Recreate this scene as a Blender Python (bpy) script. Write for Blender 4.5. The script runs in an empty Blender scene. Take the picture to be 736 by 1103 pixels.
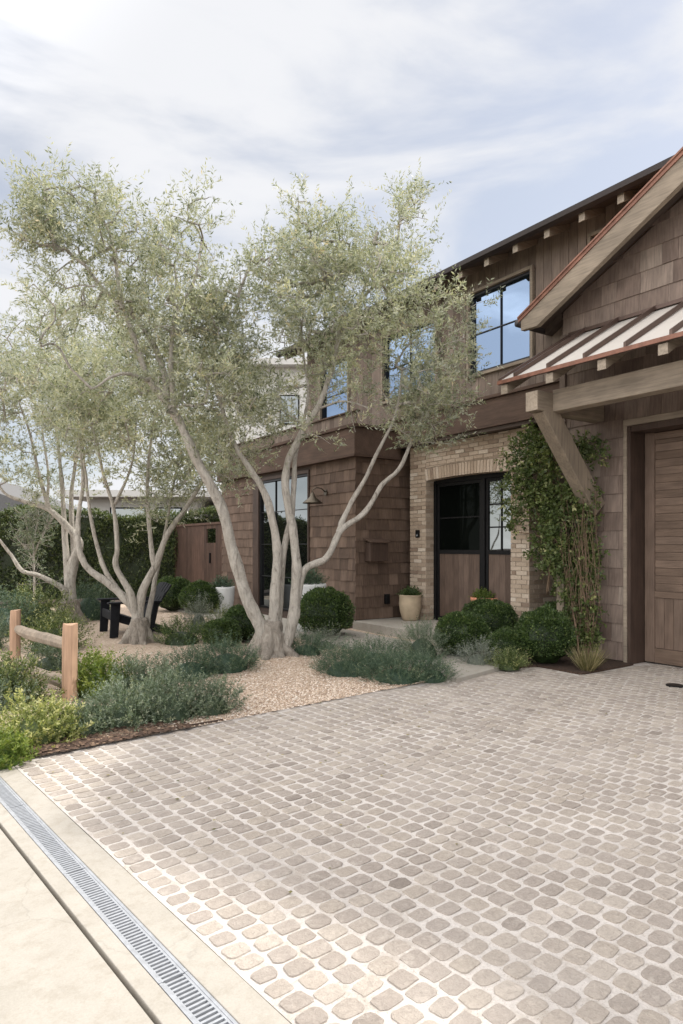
import bpy, math, random
import numpy as np
from mathutils import Vector, Matrix
random.seed(7)
RNG = np.random.default_rng(11)
R = math.radians
scene = bpy.context.scene
COL = scene.collection

# ------------------------------------------------------------------ camera
CAMH = 1.5; F = 720.0; HOR = 588.0; CX = 368.0
cd = bpy.data.cameras.new('camera'); cam = bpy.data.objects.new('camera', cd); COL.objects.link(cam)
cam.location = (0, 0, CAMH); cam.rotation_euler = (R(90), 0, 0)
cd.sensor_width = 36; cd.sensor_fit = 'AUTO'; cd.lens = F/1103*36
cd.shift_y = (HOR-551.5)/1103.0
cd.clip_start = .05; cd.clip_end = 2000
scene.camera = cam

# ------------------------------------------------------------------ sky and sun
SUN = Vector((.899, .367, .985)).normalized()
w = bpy.data.worlds.new('World'); scene.world = w; w.use_nodes = True
nt = w.node_tree; nt.nodes.clear()
def wn(t, **k):
    n = nt.nodes.new(t)
    for a, b in k.items(): setattr(n, a, b)
    return n
L = nt.links.new
sky = wn('ShaderNodeTexSky'); sky.sky_type = 'NISHITA'; sky.sun_disc = False
sky.sun_elevation = math.asin(SUN.z); sky.sun_rotation = math.atan2(SUN.x, SUN.y)
sky.air_density = 1.0; sky.dust_density = 1.6; sky.ozone_density = 1.5
bg1 = wn('ShaderNodeBackground'); bg1.inputs[1].default_value = .060; L(sky.outputs[0], bg1.inputs[0])
tc = wn('ShaderNodeTexCoord'); mp = wn('ShaderNodeMapping'); L(tc.outputs['Generated'], mp.inputs[0])
mp.inputs['Rotation'].default_value = (0, R(28), R(20)); mp.inputs['Scale'].default_value = (1.0, 1.3, 3.4)
n1 = wn('ShaderNodeTexNoise'); n1.inputs['Scale'].default_value = 2.3; n1.inputs['Detail'].default_value = 7; n1.inputs['Roughness'].default_value = .52
n1.inputs['Distortion'].default_value = .35
L(mp.outputs[0], n1.inputs[0])
# more cloud towards the upper left of the street side
dt = wn('ShaderNodeVectorMath', operation='DOT_PRODUCT'); L(tc.outputs['Generated'], dt.inputs[0])
dt.inputs[1].default_value = Vector((-.42, .70, .58)).normalized()
mb = wn('ShaderNodeMath', operation='MULTIPLY_ADD'); L(dt.outputs['Value'], mb.inputs[0]); mb.inputs[1].default_value = .50; mb.inputs[2].default_value = -.415
ad = wn('ShaderNodeMath', operation='ADD'); L(n1.outputs['Fac'], ad.inputs[0]); L(mb.outputs[0], ad.inputs[1])
cr = wn('ShaderNodeValToRGB'); L(ad.outputs[0], cr.inputs[0])
cr.color_ramp.elements[0].position = .36; cr.color_ramp.elements[0].color = (.48,)*3+(1,)
cr.color_ramp.elements[1].position = .60; cr.color_ramp.elements[1].color = (1, 1, 1, 1)
cr.color_ramp.interpolation = 'EASE'
# clouds high behind the street are brightened and warmed as added fill light
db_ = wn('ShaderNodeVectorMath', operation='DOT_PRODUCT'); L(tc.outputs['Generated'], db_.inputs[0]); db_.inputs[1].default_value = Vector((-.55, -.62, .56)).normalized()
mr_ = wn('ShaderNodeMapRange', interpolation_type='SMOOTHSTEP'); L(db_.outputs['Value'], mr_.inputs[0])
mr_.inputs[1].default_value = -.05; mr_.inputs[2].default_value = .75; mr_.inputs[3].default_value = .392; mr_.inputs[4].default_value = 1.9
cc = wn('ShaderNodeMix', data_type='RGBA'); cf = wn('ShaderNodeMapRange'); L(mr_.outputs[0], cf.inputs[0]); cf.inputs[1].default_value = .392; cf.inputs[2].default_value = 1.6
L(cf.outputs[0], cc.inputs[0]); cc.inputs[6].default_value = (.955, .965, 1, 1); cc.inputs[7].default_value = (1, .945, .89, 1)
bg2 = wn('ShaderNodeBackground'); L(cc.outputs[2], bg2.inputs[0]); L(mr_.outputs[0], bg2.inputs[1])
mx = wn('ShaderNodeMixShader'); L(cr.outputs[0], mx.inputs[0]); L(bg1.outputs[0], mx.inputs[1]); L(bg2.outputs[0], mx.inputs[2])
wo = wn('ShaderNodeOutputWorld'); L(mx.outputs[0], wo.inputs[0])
sd = bpy.data.lights.new('sun', 'SUN'); sun = bpy.data.objects.new('sun', sd); COL.objects.link(sun)
sd.energy = 2.0; sd.angle = R(2.2); sd.color = (1, .945, .86)
sun.rotation_euler = SUN.to_track_quat('Z', 'Y').to_euler()
vs = scene.view_settings; vs.view_transform = 'Standard'; vs.look = 'None'; vs.gamma = 1; vs.exposure = 1.27; vs.use_curve_mapping = False

# ------------------------------------------------------------------ frames
def pt(px, py, Y): return np.array(((px-CX)/F*Y, Y, CAMH-(py-HOR)/F*Y))
def G(px, py, z=0.0):
    Y = (CAMH-z)*F/(py-HOR); return np.array(((px-CX)/F*Y, Y, z))
HE = np.array((.561, -.828)); HN = np.array((.828, .561))        # along the house, into the house
HROT = math.atan2(HE[1], HE[0])
def hw(s, t, z=0.0): p = s*HE+t*HN; return np.array((p[0], p[1], z))
DG = np.array((-.645, .764)); DC = np.array((.764, .645))         # along the drain, across the drive
DROT = math.atan2(DC[1], DC[0])
def dw(c, g, z=0.0): p = c*DC+g*DG; return np.array((p[0], p[1], z))
def lin(r, g, b): return tuple(((v/255)/12.92 if v <= 10 else ((v/255+.055)/1.055)**2.4) for v in (r, g, b))+(1,)

# ------------------------------------------------------------------ materials
MATS = {}
def newmat(name):
    m = bpy.data.materials.new(name); m.use_nodes = True; MATS[name] = m
    t = m.node_tree; b = t.nodes['Principled BSDF']; return m, t, b
def nd(t, typ, **k):
    n = t.nodes.new(typ)
    for a, v in k.items(): setattr(n, a, v)
    return n
def coords(t, scale=(1, 1, 1), offs=None, rot=(0, 0, 0)):
    tcn = nd(t, 'ShaderNodeTexCoord'); m = nd(t, 'ShaderNodeMapping'); t.links.new(tcn.outputs['Object'], m.inputs[0])
    m.inputs['Scale'].default_value = scale; m.inputs['Rotation'].default_value = rot
    if offs is not None: t.links.new(offs, m.inputs['Location'])
    return m.outputs[0]
def noise(t, vec, scale, detail=4, rough=.5, dist=0):
    n = nd(t, 'ShaderNodeTexNoise'); n.inputs['Scale'].default_value = scale; n.inputs['Detail'].default_value = detail
    n.inputs['Roughness'].default_value = rough; n.inputs['Distortion'].default_value = dist; t.links.new(vec, n.inputs['Vector']); return n.outputs['Fac']
def ramp(t, fac, stops):
    r = nd(t, 'ShaderNodeValToRGB'); t.links.new(fac, r.inputs[0]); e = r.color_ramp.elements
    while len(e) < len(stops): e.new(.5)
    for i, (p, c) in enumerate(stops): e[i].position = p; e[i].color = tuple(c[:3])+(1,)
    return r.outputs[0]
def mix(t, fac, a, b, mode='MIX'):
    n = nd(t, 'ShaderNodeMix', data_type='RGBA', blend_type=mode)
    for i, v in ((0, fac), (6, a), (7, b)):
        if isinstance(v, (float, int)): n.inputs[i].default_value = v
        elif isinstance(v, tuple): n.inputs[i].default_value = tuple(v[:3])+(1,)
        else: t.links.new(v, n.inputs[i])
    return n.outputs[2]
def math_(t, op, a, b=None):
    n = nd(t, 'ShaderNodeMath', operation=op)
    for i, v in ((0, a), (1, b)):
        if v is None: continue
        if isinstance(v, (float, int)): n.inputs[i].default_value = v
        else: t.links.new(v, n.inputs[i])
    return n.outputs[0]
def bump(t, b, h, strength=.3, dist=.01):
    n = nd(t, 'ShaderNodeBump'); n.inputs['Strength'].default_value = strength; n.inputs['Distance'].default_value = dist
    t.links.new(h, n.inputs['Height']); t.links.new(n.outputs[0], b.inputs['Normal'])
def attr(t, name='rnd'):
    a = nd(t, 'ShaderNodeAttribute'); a.attribute_name = name; return a.outputs['Fac']
def wood(name, stops, grain='x', rough=.75, fine=60, bs=.35, var=1.0, blotch=None):
    m, t, b = newmat(name); rn = attr(t)
    off = nd(t, 'ShaderNodeCombineXYZ'); k = math_(t, 'MULTIPLY', rn, 37.0)
    t.links.new(k, off.inputs[0]); t.links.new(math_(t, 'MULTIPLY', rn, 91.0), off.inputs[1]); t.links.new(math_(t, 'MULTIPLY', rn, 53.0), off.inputs[2])
    sc = {'x': (.06, 1, 1), 'y': (1, .06, 1), 'z': (1, 1, .06)}[grain]
    v = coords(t, sc, off.outputs[0]); f = noise(t, v, fine, 4, .6)
    big = noise(t, coords(t, tuple(.5+.5*s for s in sc), off.outputs[0]), 6, 3, .5)
    c = ramp(t, rn, stops)
    g = ramp(t, f, [(.25, (.62,)*3), (.6, (1.08,)*3)]); c = mix(t, .8, c, g, 'MULTIPLY')
    g2 = ramp(t, big, [(.3, (.72, .70, .68)), (.7, (1.2, 1.17, 1.13))]); c = mix(t, .75*var, c, g2, 'MULTIPLY')
    t.links.new(c, b.inputs['Base Color']); b.inputs['Roughness'].default_value = rough; b.inputs['Specular IOR Level'].default_value = .3
    bump(t, b, f, bs, .004); return m
def plain(name, col, rough=.5, metal=0, var=.12, scale=14, bs=.1, spec=.5):
    m, t, b = newmat(name); v = coords(t); n = noise(t, v, scale, 5, .6)
    c = tuple(col[:3]); lo = tuple(x*(1-var) for x in c); hi = tuple(min(1, x*(1+var)) for x in c)
    t.links.new(ramp(t, n, [(.3, lo), (.7, hi)]), b.inputs['Base Color'])
    b.inputs['Roughness'].default_value = rough; b.inputs['Metallic'].default_value = metal; b.inputs['Specular IOR Level'].default_value = spec
    if bs: bump(t, b, noise(t, v, scale*6, 4, .6), bs, .003)
    return m
def leafmat(name, stops, trans=.35, rough=.5, tcol=None, under=None):
    m = bpy.data.materials.new(name); m.use_nodes = True; MATS[name] = m; t = m.node_tree; b = t.nodes['Principled BSDF']
    c = ramp(t, attr(t), stops)
    nz = noise(t, coords(t), 2.2, 3, .5); c = mix(t, .6, c, ramp(t, nz, [(.3, (.68, .72, .74)), (.7, (1.25, 1.18, 1.0))]), 'MULTIPLY')
    if under is not None:
        ge = nd(t, 'ShaderNodeNewGeometry'); c = mix(t, ge.outputs['Backfacing'], c, mix(t, .6, c, under))
    t.links.new(c, b.inputs['Base Color']); b.inputs['Roughness'].default_value = rough; b.inputs['Specular IOR Level'].default_value = .35
    tr = nd(t, 'ShaderNodeBsdfTranslucent'); t.links.new(mix(t, 1.0, c, tcol or (1.15, 1.2, .6), 'MULTIPLY'), tr.inputs[0])
    ms = nd(t, 'ShaderNodeMixShader'); ms.inputs[0].default_value = trans
    o = t.nodes['Material Output']; t.links.new(b.outputs[0], ms.inputs[1]); t.links.new(tr.outputs[0], ms.inputs[2]); t.links.new(ms.outputs[0], o.inputs[0])
    return m

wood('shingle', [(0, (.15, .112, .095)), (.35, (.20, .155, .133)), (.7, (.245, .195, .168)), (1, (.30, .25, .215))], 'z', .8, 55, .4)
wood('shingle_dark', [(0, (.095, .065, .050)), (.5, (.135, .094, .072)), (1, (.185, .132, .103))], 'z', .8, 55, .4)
wood('siding', [(0, (.13, .10, .083)), (.5, (.18, .143, .12)), (1, (.24, .195, .165))], 'z', .8, 70, .4)
wood('band', [(0, (.085, .055, .042)), (1, (.11, .075, .058))], 'x', .8, 50, .3)
wood('beam', [(0, (.25, .21, .165)), (1, (.31, .265, .215))], 'x', .75, 45, .35)
wood('beam_y', [(0, (.22, .18, .14)), (1, (.27, .23, .18))], 'y', .75, 45, .35)
wood('beam_z', [(0, (.22, .18, .14)), (1, (.27, .23, .18))], 'z', .75, 45, .35)
wood('tail', [(0, (.34, .29, .235)), (1, (.42, .37, .31))], 'y', .75, 45, .3)
wood('jamb', [(0, (.060, .040, .032)), (1, (.08, .054, .043))], 'z', .6, 50, .3)
wood('plank', [(0, (.145, .103, .078)), (.5, (.175, .126, .097)), (1, (.205, .15, .118))], 'x', .65, 60, .35)
wood('plank_z', [(0, (.145, .103, .08)), (.5, (.17, .124, .098)), (1, (.20, .148, .118))], 'z', .65, 60, .35)
wood('doorwood', [(0, (.105, .073, .058)), (1, (.15, .108, .088))], 'z', .6, 70, .25)
wood('cedar', [(0, (.36, .235, .16)), (1, (.47, .32, .225))], 'z', .8, 38, .6)
wood('weathered', [(0, (.24, .20, .16)), (1, (.34, .29, .235))], 'x', .85, 38, .6)
wood('gatewood', [(0, (.055, .033, .025)), (.5, (.075, .046, .034)), (1, (.10, .06, .045))], 'z', .8, 60, .35)
plain('soffit', (.07, .05, .04), .8)
plain('gutter', (.035, .027, .026), .45, .3)
plain('copper', (.22, .105, .072), .6, .15, .35, 9)
plain('roofshingle', (.40, .22, .12), .9, 0, .3, 20, .5)
plain('roofmetal', (.58, .55, .51), .4, .1, .05, 3, 0)  # pale base colour stands in for the bright sky mirrored in the metal
plain('seam', (.105, .07, .058), .4, .5)
plain('black', (.010, .010, .011), .45, 0, .2, 14, .1, .15)
plain('blackmetal', (.02, .02, .022), .4, .6)
plain('chairpaint', (.009, .010, .013), .7, 0, .3, 10, .1, .2)
plain('bronze', (.10, .085, .065), .45, .8)
plain('potwhite', (.62, .63, .63), .6, 0, .06, 8)
plain('pottan', (.46, .37, .26), .85, 0, .15, 6, .5)
plain('terracotta', (.50, .22, .13), .85, 0, .2, 8, .3)
plain('soil', (.05, .033, .024), 1, 0, .4, 30, .8)
plain('stucco', (.62, .61, .58), .9, 0, .05)
plain('greyroof', (.13, .13, .13), .8, 0, .1)
plain('mortar', (.38, .32, .26), .95, 0, .2, 30, .5)
plain('steel', (.40, .42, .45), .45, .35, .15, 30, .1)
plain('channel', (.03, .03, .03), .8)
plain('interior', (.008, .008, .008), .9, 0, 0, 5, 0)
plain('vinestem', (.17, .115, .075), .9, 0, .3, 30, .3)
plain('moss', (.13, .14, .05), 1, 0, .4, 40, .8)

def mk_glass(name, refl, dark, tint=(.8, .9, 1)):
    m, t, b = newmat(name); b.inputs['Base Color'].default_value = dark+(1,); b.inputs['Roughness'].default_value = .3; b.inputs['Specular IOR Level'].default_value = 0
    g = nd(t, 'ShaderNodeBsdfGlossy'); g.inputs['Roughness'].default_value = .015; g.inputs['Color'].default_value = tint+(1,)
    bp = nd(t, 'ShaderNodeBump'); bp.inputs['Strength'].default_value = .16; bp.inputs['Distance'].default_value = .02
    t.links.new(noise(t, coords(t), 1.3, 1), bp.inputs['Height']); t.links.new(bp.outputs[0], g.inputs['Normal'])
    lw = nd(t, 'ShaderNodeFresnel'); lw.inputs[0].default_value = 1.5
    f = math_(t, 'MULTIPLY_ADD', lw.outputs[0], .8); f.node.inputs[2].default_value = refl
    ms = nd(t, 'ShaderNodeMixShader'); t.links.new(f, ms.inputs[0]); t.links.new(b.outputs[0], ms.inputs[1]); t.links.new(g.outputs[0], ms.inputs[2])
    t.links.new(ms.outputs[0], t.nodes['Material Output'].inputs[0]); return m
mk_glass('glass_up', .8, (.01, .012, .015), (.18, .245, .35)); mk_glass('glass', .30, (.006, .006, .007), (.55, .6, .62)); mk_glass('glass_dark', .0, (.003, .004, .0035), (.07, .08, .075))

def mk_brick():
    m, t, b = newmat('brick'); rn = attr(t); c = ramp(t, rn, [(0, (.27, .20, .15)), (.3, (.42, .33, .25)), (.7, (.52, .425, .335)), (1, (.62, .54, .45))])
    n = noise(t, coords(t), 40, 5, .65); c = mix(t, .7, c, ramp(t, n, [(.3, (.7,)*3), (.7, (1.15,)*3)]), 'MULTIPLY')
    t.links.new(c, b.inputs['Base Color']); b.inputs['Roughness'].default_value = .95; bump(t, b, n, .6, .006)
mk_brick()
def mk_cobble():
    m, t, b = newmat('cobble'); rn = attr(t)
    c = ramp(t, rn, [(0, (.25, .218, .192)), (.12, (.32, .282, .25)), (.5, (.37, .330, .297)), (.8, (.395, .35, .303)), (1, (.46, .415, .37))])
    v = coords(t); n = noise(t, v, 36, 7, .72, .9); n2 = noise(t, v, 130, 4, .65)
    c = mix(t, .8, c, ramp(t, n, [(.3, (.76, .74, .72)), (.68, (1.16, 1.15, 1.13))]), 'MULTIPLY')
    c = mix(t, .5, c, ramp(t, n2, [(.35, (.75,)*3), (.65, (1.12,)*3)]), 'MULTIPLY')
    dust = ramp(t, noise(t, v, 1.1, 4, .6), [(.42, (0, 0, 0)), (.7, (.3,)*3)]); c = mix(t, dust, c, (.50, .455, .41))
    sm = ramp(t, noise(t, v, 9, 5, .7), [(.58, (0, 0, 0)), (.68, (.5,)*3)]); c = mix(t, sm, c, (.52, .475, .425))
    t.links.new(c, b.inputs['Base Color']); b.inputs['Roughness'].default_value = .85
    h = math_(t, 'ADD', n, math_(t, 'MULTIPLY', n2, .4)); bump(t, b, h, .9, .012)
    m, t, b = newmat('jointsand'); v = coords(t); n = noise(t, v, 70, 6, .7); n2 = noise(t, v, 1.4, 4, .6)
    c = mix(t, .8, ramp(t, n2, [(.3, (.49, .455, .425)), (.7, (.62, .585, .55))]), ramp(t, n, [(.3, (.78,)*3), (.7, (1.1,)*3)]), 'MULTIPLY')
    d = noise(t, v, 7, 6, .7, .6); c = mix(t, .7, c, ramp(t, d, [(.36, (.70, .66, .60)), (.50, (1.0, 1.0, 1.0))]), 'MULTIPLY')
    sp = noise(t, v, 210, 2, .5); c = mix(t, .8, c, ramp(t, sp, [(.30, (.55, .5, .45)), (.38, (1, 1, 1))]), 'MULTIPLY')
    t.links.new(c, b.inputs['Base Color']); b.inputs['Roughness'].default_value = .95; bump(t, b, n, .8, .008)
mk_cobble()
def mk_conc():
    m, t, b = newmat('concrete'); v = coords(t); n = noise(t, v, 3.2, 6, .6, .5); n2 = noise(t, v, 160, 3, .6); n3 = noise(t, v, 14, 5, .7)
    c = ramp(t, n, [(.3, (.315, .295, .258)), (.5, (.345, .323, .285)), (.72, (.372, .35, .312))])
    c = mix(t, .6, c, ramp(t, n2, [(.3, (.86,)*3), (.7, (1.08,)*3)]), 'MULTIPLY'); c = mix(t, .5, c, ramp(t, n3, [(.34, (.82, .79, .74)), (.52, (1.04,)*3)]), 'MULTIPLY')
    ck = nd(t, 'ShaderNodeTexVoronoi', feature='DISTANCE_TO_EDGE'); ck.inputs['Scale'].default_value = .55
    vv = nd(t, 'ShaderNodeVectorMath', operation='ADD'); t.links.new(v, vv.inputs[0])
    nv = nd(t, 'ShaderNodeTexNoise'); nv.inputs['Scale'].default_value = 2.2; nv.inputs['Detail'].default_value = 6; t.links.new(v, nv.inputs['Vector'])
    t.links.new(nv.outputs['Color'], vv.inputs[1]); t.links.new(vv.outputs[0], ck.inputs['Vector'])
    ckm = ramp(t, ck.outputs['Distance'], [(.0, (.75,)*3), (.006, (1,)*3)]); c = mix(t, .5, c, ckm, 'MULTIPLY')
    t.links.new(c, b.inputs['Base Color']); b.inputs['Roughness'].default_value = .8; bump(t, b, n2, .3, .003)
mk_conc()
def mk_gravel():
    m, t, b = newmat('gravel'); v = coords(t); vo = nd(t, 'ShaderNodeTexVoronoi'); vo.inputs['Scale'].default_value = 55; t.links.new(v, vo.inputs['Vector'])
    c = ramp(t, vo.outputs['Color'], [(0, (.24, .17, .12)), (.35, (.42, .325, .245)), (.75, (.53, .43, .34)), (1, (.66, .60, .53))])
    d = vo.outputs['Distance']; big = noise(t, v, 1.2, 4, .6)
    c = mix(t, .6, c, ramp(t, big, [(.3, (.80, .78, .76)), (.7, (1.12,)*3)]), 'MULTIPLY')
    t.links.new(c, b.inputs['Base Color']); b.inputs['Roughness'].default_value = .9
    bump(t, b, math_(t, 'SUBTRACT', 1.0, d), .8, .012)
    m, t, b = newmat('pebble'); c = ramp(t, attr(t), [(0, (.24, .165, .115)), (.35, (.44, .335, .25)), (.7, (.56, .455, .36)), (1, (.72, .66, .59))])
    t.links.new(c, b.inputs['Base Color']); b.inputs['Roughness'].default_value = .85
    m, t, b = newmat('mulch'); v = coords(t); n = noise(t, v, 45, 5, .7, .8)
    t.links.new(ramp(t, n, [(.3, (.022, .013, .009)), (.55, (.065, .038, .025)), (.75, (.13, .085, .058))]), b.inputs['Base Color']); b.inputs['Roughness'].default_value = 1; bump(t, b, n, 1, .02)
    m, t, b = newmat('chip'); t.links.new(ramp(t, attr(t), [(0, (.035, .02, .014)), (.7, (.10, .06, .04)), (1, (.22, .15, .10))]), b.inputs['Base Color']); b.inputs['Roughness'].default_value = .95
mk_gravel()
def mk_bark():
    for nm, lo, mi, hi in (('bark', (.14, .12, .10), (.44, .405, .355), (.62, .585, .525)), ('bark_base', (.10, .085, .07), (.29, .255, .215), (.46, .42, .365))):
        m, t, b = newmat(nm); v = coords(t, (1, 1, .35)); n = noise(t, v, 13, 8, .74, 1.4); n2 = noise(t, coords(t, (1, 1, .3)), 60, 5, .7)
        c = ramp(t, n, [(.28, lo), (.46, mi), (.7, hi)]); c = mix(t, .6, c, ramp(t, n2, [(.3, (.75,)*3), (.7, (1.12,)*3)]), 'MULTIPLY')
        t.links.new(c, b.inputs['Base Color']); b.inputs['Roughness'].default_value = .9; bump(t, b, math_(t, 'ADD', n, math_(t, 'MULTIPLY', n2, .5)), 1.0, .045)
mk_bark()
leafmat('olive', [(0, (.095, .12, .07)), (.3, (.20, .235, .145)), (.6, (.37, .39, .255)), (.85, (.60, .60, .45)), (1, (.50, .43, .30))], .45, .45, (1.05, 1.06, .86), (.50, .52, .46))
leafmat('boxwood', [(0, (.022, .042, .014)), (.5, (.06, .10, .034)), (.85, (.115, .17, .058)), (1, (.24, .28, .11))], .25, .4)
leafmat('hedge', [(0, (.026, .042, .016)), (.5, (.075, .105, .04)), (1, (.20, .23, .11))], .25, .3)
leafmat('yellowgreen', [(0, (.10, .14, .05)), (.4, (.21, .25, .095)), (.75, (.37, .385, .18)), (1, (.62, .60, .36))], .4, .45)
leafmat('limegreen', [(0, (.07, .12, .025)), (.5, (.14, .20, .045)), (1, (.26, .30, .09))], .4, .4)
leafmat('greygreen', [(0, (.055, .085, .055)), (.5, (.10, .145, .095)), (.85, (.17, .215, .15)), (1, (.30, .32, .24))], .25, .5, None, (.22, .26, .20))
leafmat('juniper', [(0, (.035, .068, .045)), (.5, (.07, .115, .075)), (.85, (.12, .175, .12)), (1, (.20, .23, .15))], .2, .55)
leafmat('lavender', [(0, (.12, .14, .12)), (.6, (.22, .25, .22)), (1, (.34, .36, .33))], .2, .6)
leafmat('vineleaf', [(0, (.045, .07, .025)), (.45, (.105, .145, .052)), (.8, (.19, .225, .095)), (1, (.42, .42, .22))], .3, .4)
leafmat('drygrass', [(0, (.10, .11, .04)), (.5, (.24, .21, .11)), (1, (.45, .38, .24))], .3, .6)

# ------------------------------------------------------------------ mesh builder
class MB:
    def __init__(s): s.v = []; s.f = []; s.r = []; s.m = []
    def add(s, verts, faces, rnd=None, mi=0):
        o = len(s.v); s.v.extend(tuple(map(float, p)) for p in verts)
        if rnd is None: rnd = random.random()
        for f in faces: s.f.append(tuple(i+o for i in f)); s.r.append(rnd); s.m.append(mi)
    def box(s, x0, x1, y0, y1, z0, z1, rnd=None, mi=0):
        s.add([(x0, y0, z0), (x1, y0, z0), (x1, y1, z0), (x0, y1, z0), (x0, y0, z1), (x1, y0, z1), (x1, y1, z1), (x0, y1, z1)],
              [(0, 3, 2, 1), (4, 5, 6, 7), (0, 1, 5, 4), (1, 2, 6, 5), (2, 3, 7, 6), (3, 0, 4, 7)], rnd, mi)
    def prism(s, poly, ax, a0, a1, rnd=None, mi=0):
        # poly: points in the two other axes (x,z for ax='y'; y,z for ax='x'; x,y for ax='z')
        def P(p, a): return {'y': (p[0], a, p[1]), 'x': (a, p[0], p[1]), 'z': (p[0], p[1], a)}[ax]
        n = len(poly); vs = [P(p, a0) for p in poly]+[P(p, a1) for p in poly]
        fs = [tuple(range(n)), tuple(range(2*n-1, n-1, -1))]+[(i, i+n, (i+1) % n+n, (i+1) % n) for i in range(n)]
        s.add(vs, fs, rnd, mi)
    def beam(s, p0, p1, wdt, hgt, up=(0, 0, 1), rnd=None, mi=0):
        p0 = Vector(p0); p1 = Vector(p1); d = (p1-p0).normalized(); a = d.cross(Vector(up)).normalized(); u = a.cross(d).normalized()
        vs = []
        for p in (p0, p1):
            for x, y in ((-1, -1), (1, -1), (1, 1), (-1, 1)): vs.append(p+a*(x*wdt/2)+u*(y*hgt/2))
        s.add(vs, [(0, 1, 2, 3), (7, 6, 5, 4), (0, 4, 5, 1), (1, 5, 6, 2), (2, 6, 7, 3), (3, 7, 4, 0)], rnd, mi)
    def tube(s, pts, rad, n=8, rnd=None, mi=0, wob=0.0, cap=True):
        pts = [Vector(p) for p in pts]; k = len(pts)
        if not hasattr(rad, '__len__'): rad = [rad]*k
        vs = []; u = None
        for i, p in enumerate(pts):
            d = (pts[min(i+1, k-1)]-pts[max(i-1, 0)]).normalized()
            if u is None: u = d.orthogonal().normalized()
            else:
                u = (u-d*u.dot(d)); u = u.normalized() if u.length > 1e-6 else d.orthogonal().normalized()
            v = d.cross(u)
            for j in range(n):
                a = 2*math.pi*j/n; rr = rad[i]*(1+(wob*(math.sin(3*a+i*.7)+.6*math.sin(5*a-i*.45+1)+random.uniform(-.5, .5)) if wob else 0))
                vs.append(p+u*(rr*math.cos(a))+v*(rr*math.sin(a)))
        fs = [(i*n+j, i*n+(j+1) % n, (i+1)*n+(j+1) % n, (i+1)*n+j) for i in range(k-1) for j in range(n)]
        if cap: fs += [tuple(range(n-1, -1, -1)), tuple(range((k-1)*n, k*n))]
        s.add(vs, fs, rnd, mi)
    def lathe(s, prof, n=28, c=(0, 0, 0), rnd=None, mi=0):
        vs = [(c[0]+r*math.cos(2*math.pi*j/n), c[1]+r*math.sin(2*math.pi*j/n), c[2]+z) for r, z in prof for j in range(n)]
        fs = [(i*n+j, i*n+(j+1) % n, (i+1)*n+(j+1) % n, (i+1)*n+j) for i in range(len(prof)-1) for j in range(n)]
        s.add(vs, fs, rnd, mi)
    def build(s, name, mats, parent=None, smooth=False, bevel=0):
        me = bpy.data.meshes.new(name); me.from_pydata(s.v, [], s.f)
        a = me.attributes.new('rnd', 'FLOAT', 'FACE'); a.data.foreach_set('value', np.array(s.r, dtype=np.float32))
        if isinstance(mats, str): mats = [mats]
        for q in mats: me.materials.append(MATS[q])
        me.polygons.foreach_set('material_index', np.array(s.m, dtype=np.int32))
        if smooth: me.polygons.foreach_set('use_smooth', np.ones(len(s.f), dtype=bool))
        me.update(); o = bpy.data.objects.new(name, me); COL.objects.link(o)
        if parent: o.parent = parent
        if bevel:
            b = o.modifiers.new('bevel', 'BEVEL'); b.width = bevel; b.segments = 2; b.limit_method = 'ANGLE'
        return o
def fastmesh(name, V, K, rnd, mats, parent=None, smooth=False, midx=None):
    """V: (n*K,3) vertices, n faces with K own corners each"""
    n = len(V)//K; me = bpy.data.meshes.new(name); me.vertices.add(n*K); me.vertices.foreach_set('co', V.astype(np.float32).ravel())
    me.loops.add(n*K); me.loops.foreach_set('vertex_index', np.arange(n*K, dtype=np.int32))
    me.polygons.add(n); me.polygons.foreach_set('loop_start', np.arange(0, n*K, K, dtype=np.int32)); me.polygons.foreach_set('loop_total', np.full(n, K, dtype=np.int32))
    a = me.attributes.new('rnd', 'FLOAT', 'FACE'); a.data.foreach_set('value', np.asarray(rnd, dtype=np.float32))
    for q in ([mats] if isinstance(mats, str) else mats): me.materials.append(MATS[q])
    if midx is not None: me.polygons.foreach_set('material_index', np.asarray(midx, dtype=np.int32))
    me.update(calc_edges=True); o = bpy.data.objects.new(name, me); COL.objects.link(o)
    if parent: o.parent = parent
    return o
def tag(o, label=None, cat=None, group=None, kind=None):
    if label: o['label'] = label
    if cat: o['category'] = cat
    if group: o['group'] = group
    if kind: o['kind'] = kind
    return o
def empty(name, loc=(0, 0, 0), rz=0, **k):
    o = bpy.data.objects.new(name, None); COL.objects.link(o); o.location = tuple(map(float, loc)); o.rotation_euler = (0, 0, rz); o.empty_display_size = .2
    return tag(o, **k)
def copy_tree(o, parent=None):
    c = o.copy(); COL.objects.link(c); c.parent = parent
    for ch in [x for x in COL.objects if x.parent == o]: copy_tree(ch, c)
    return c

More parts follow.
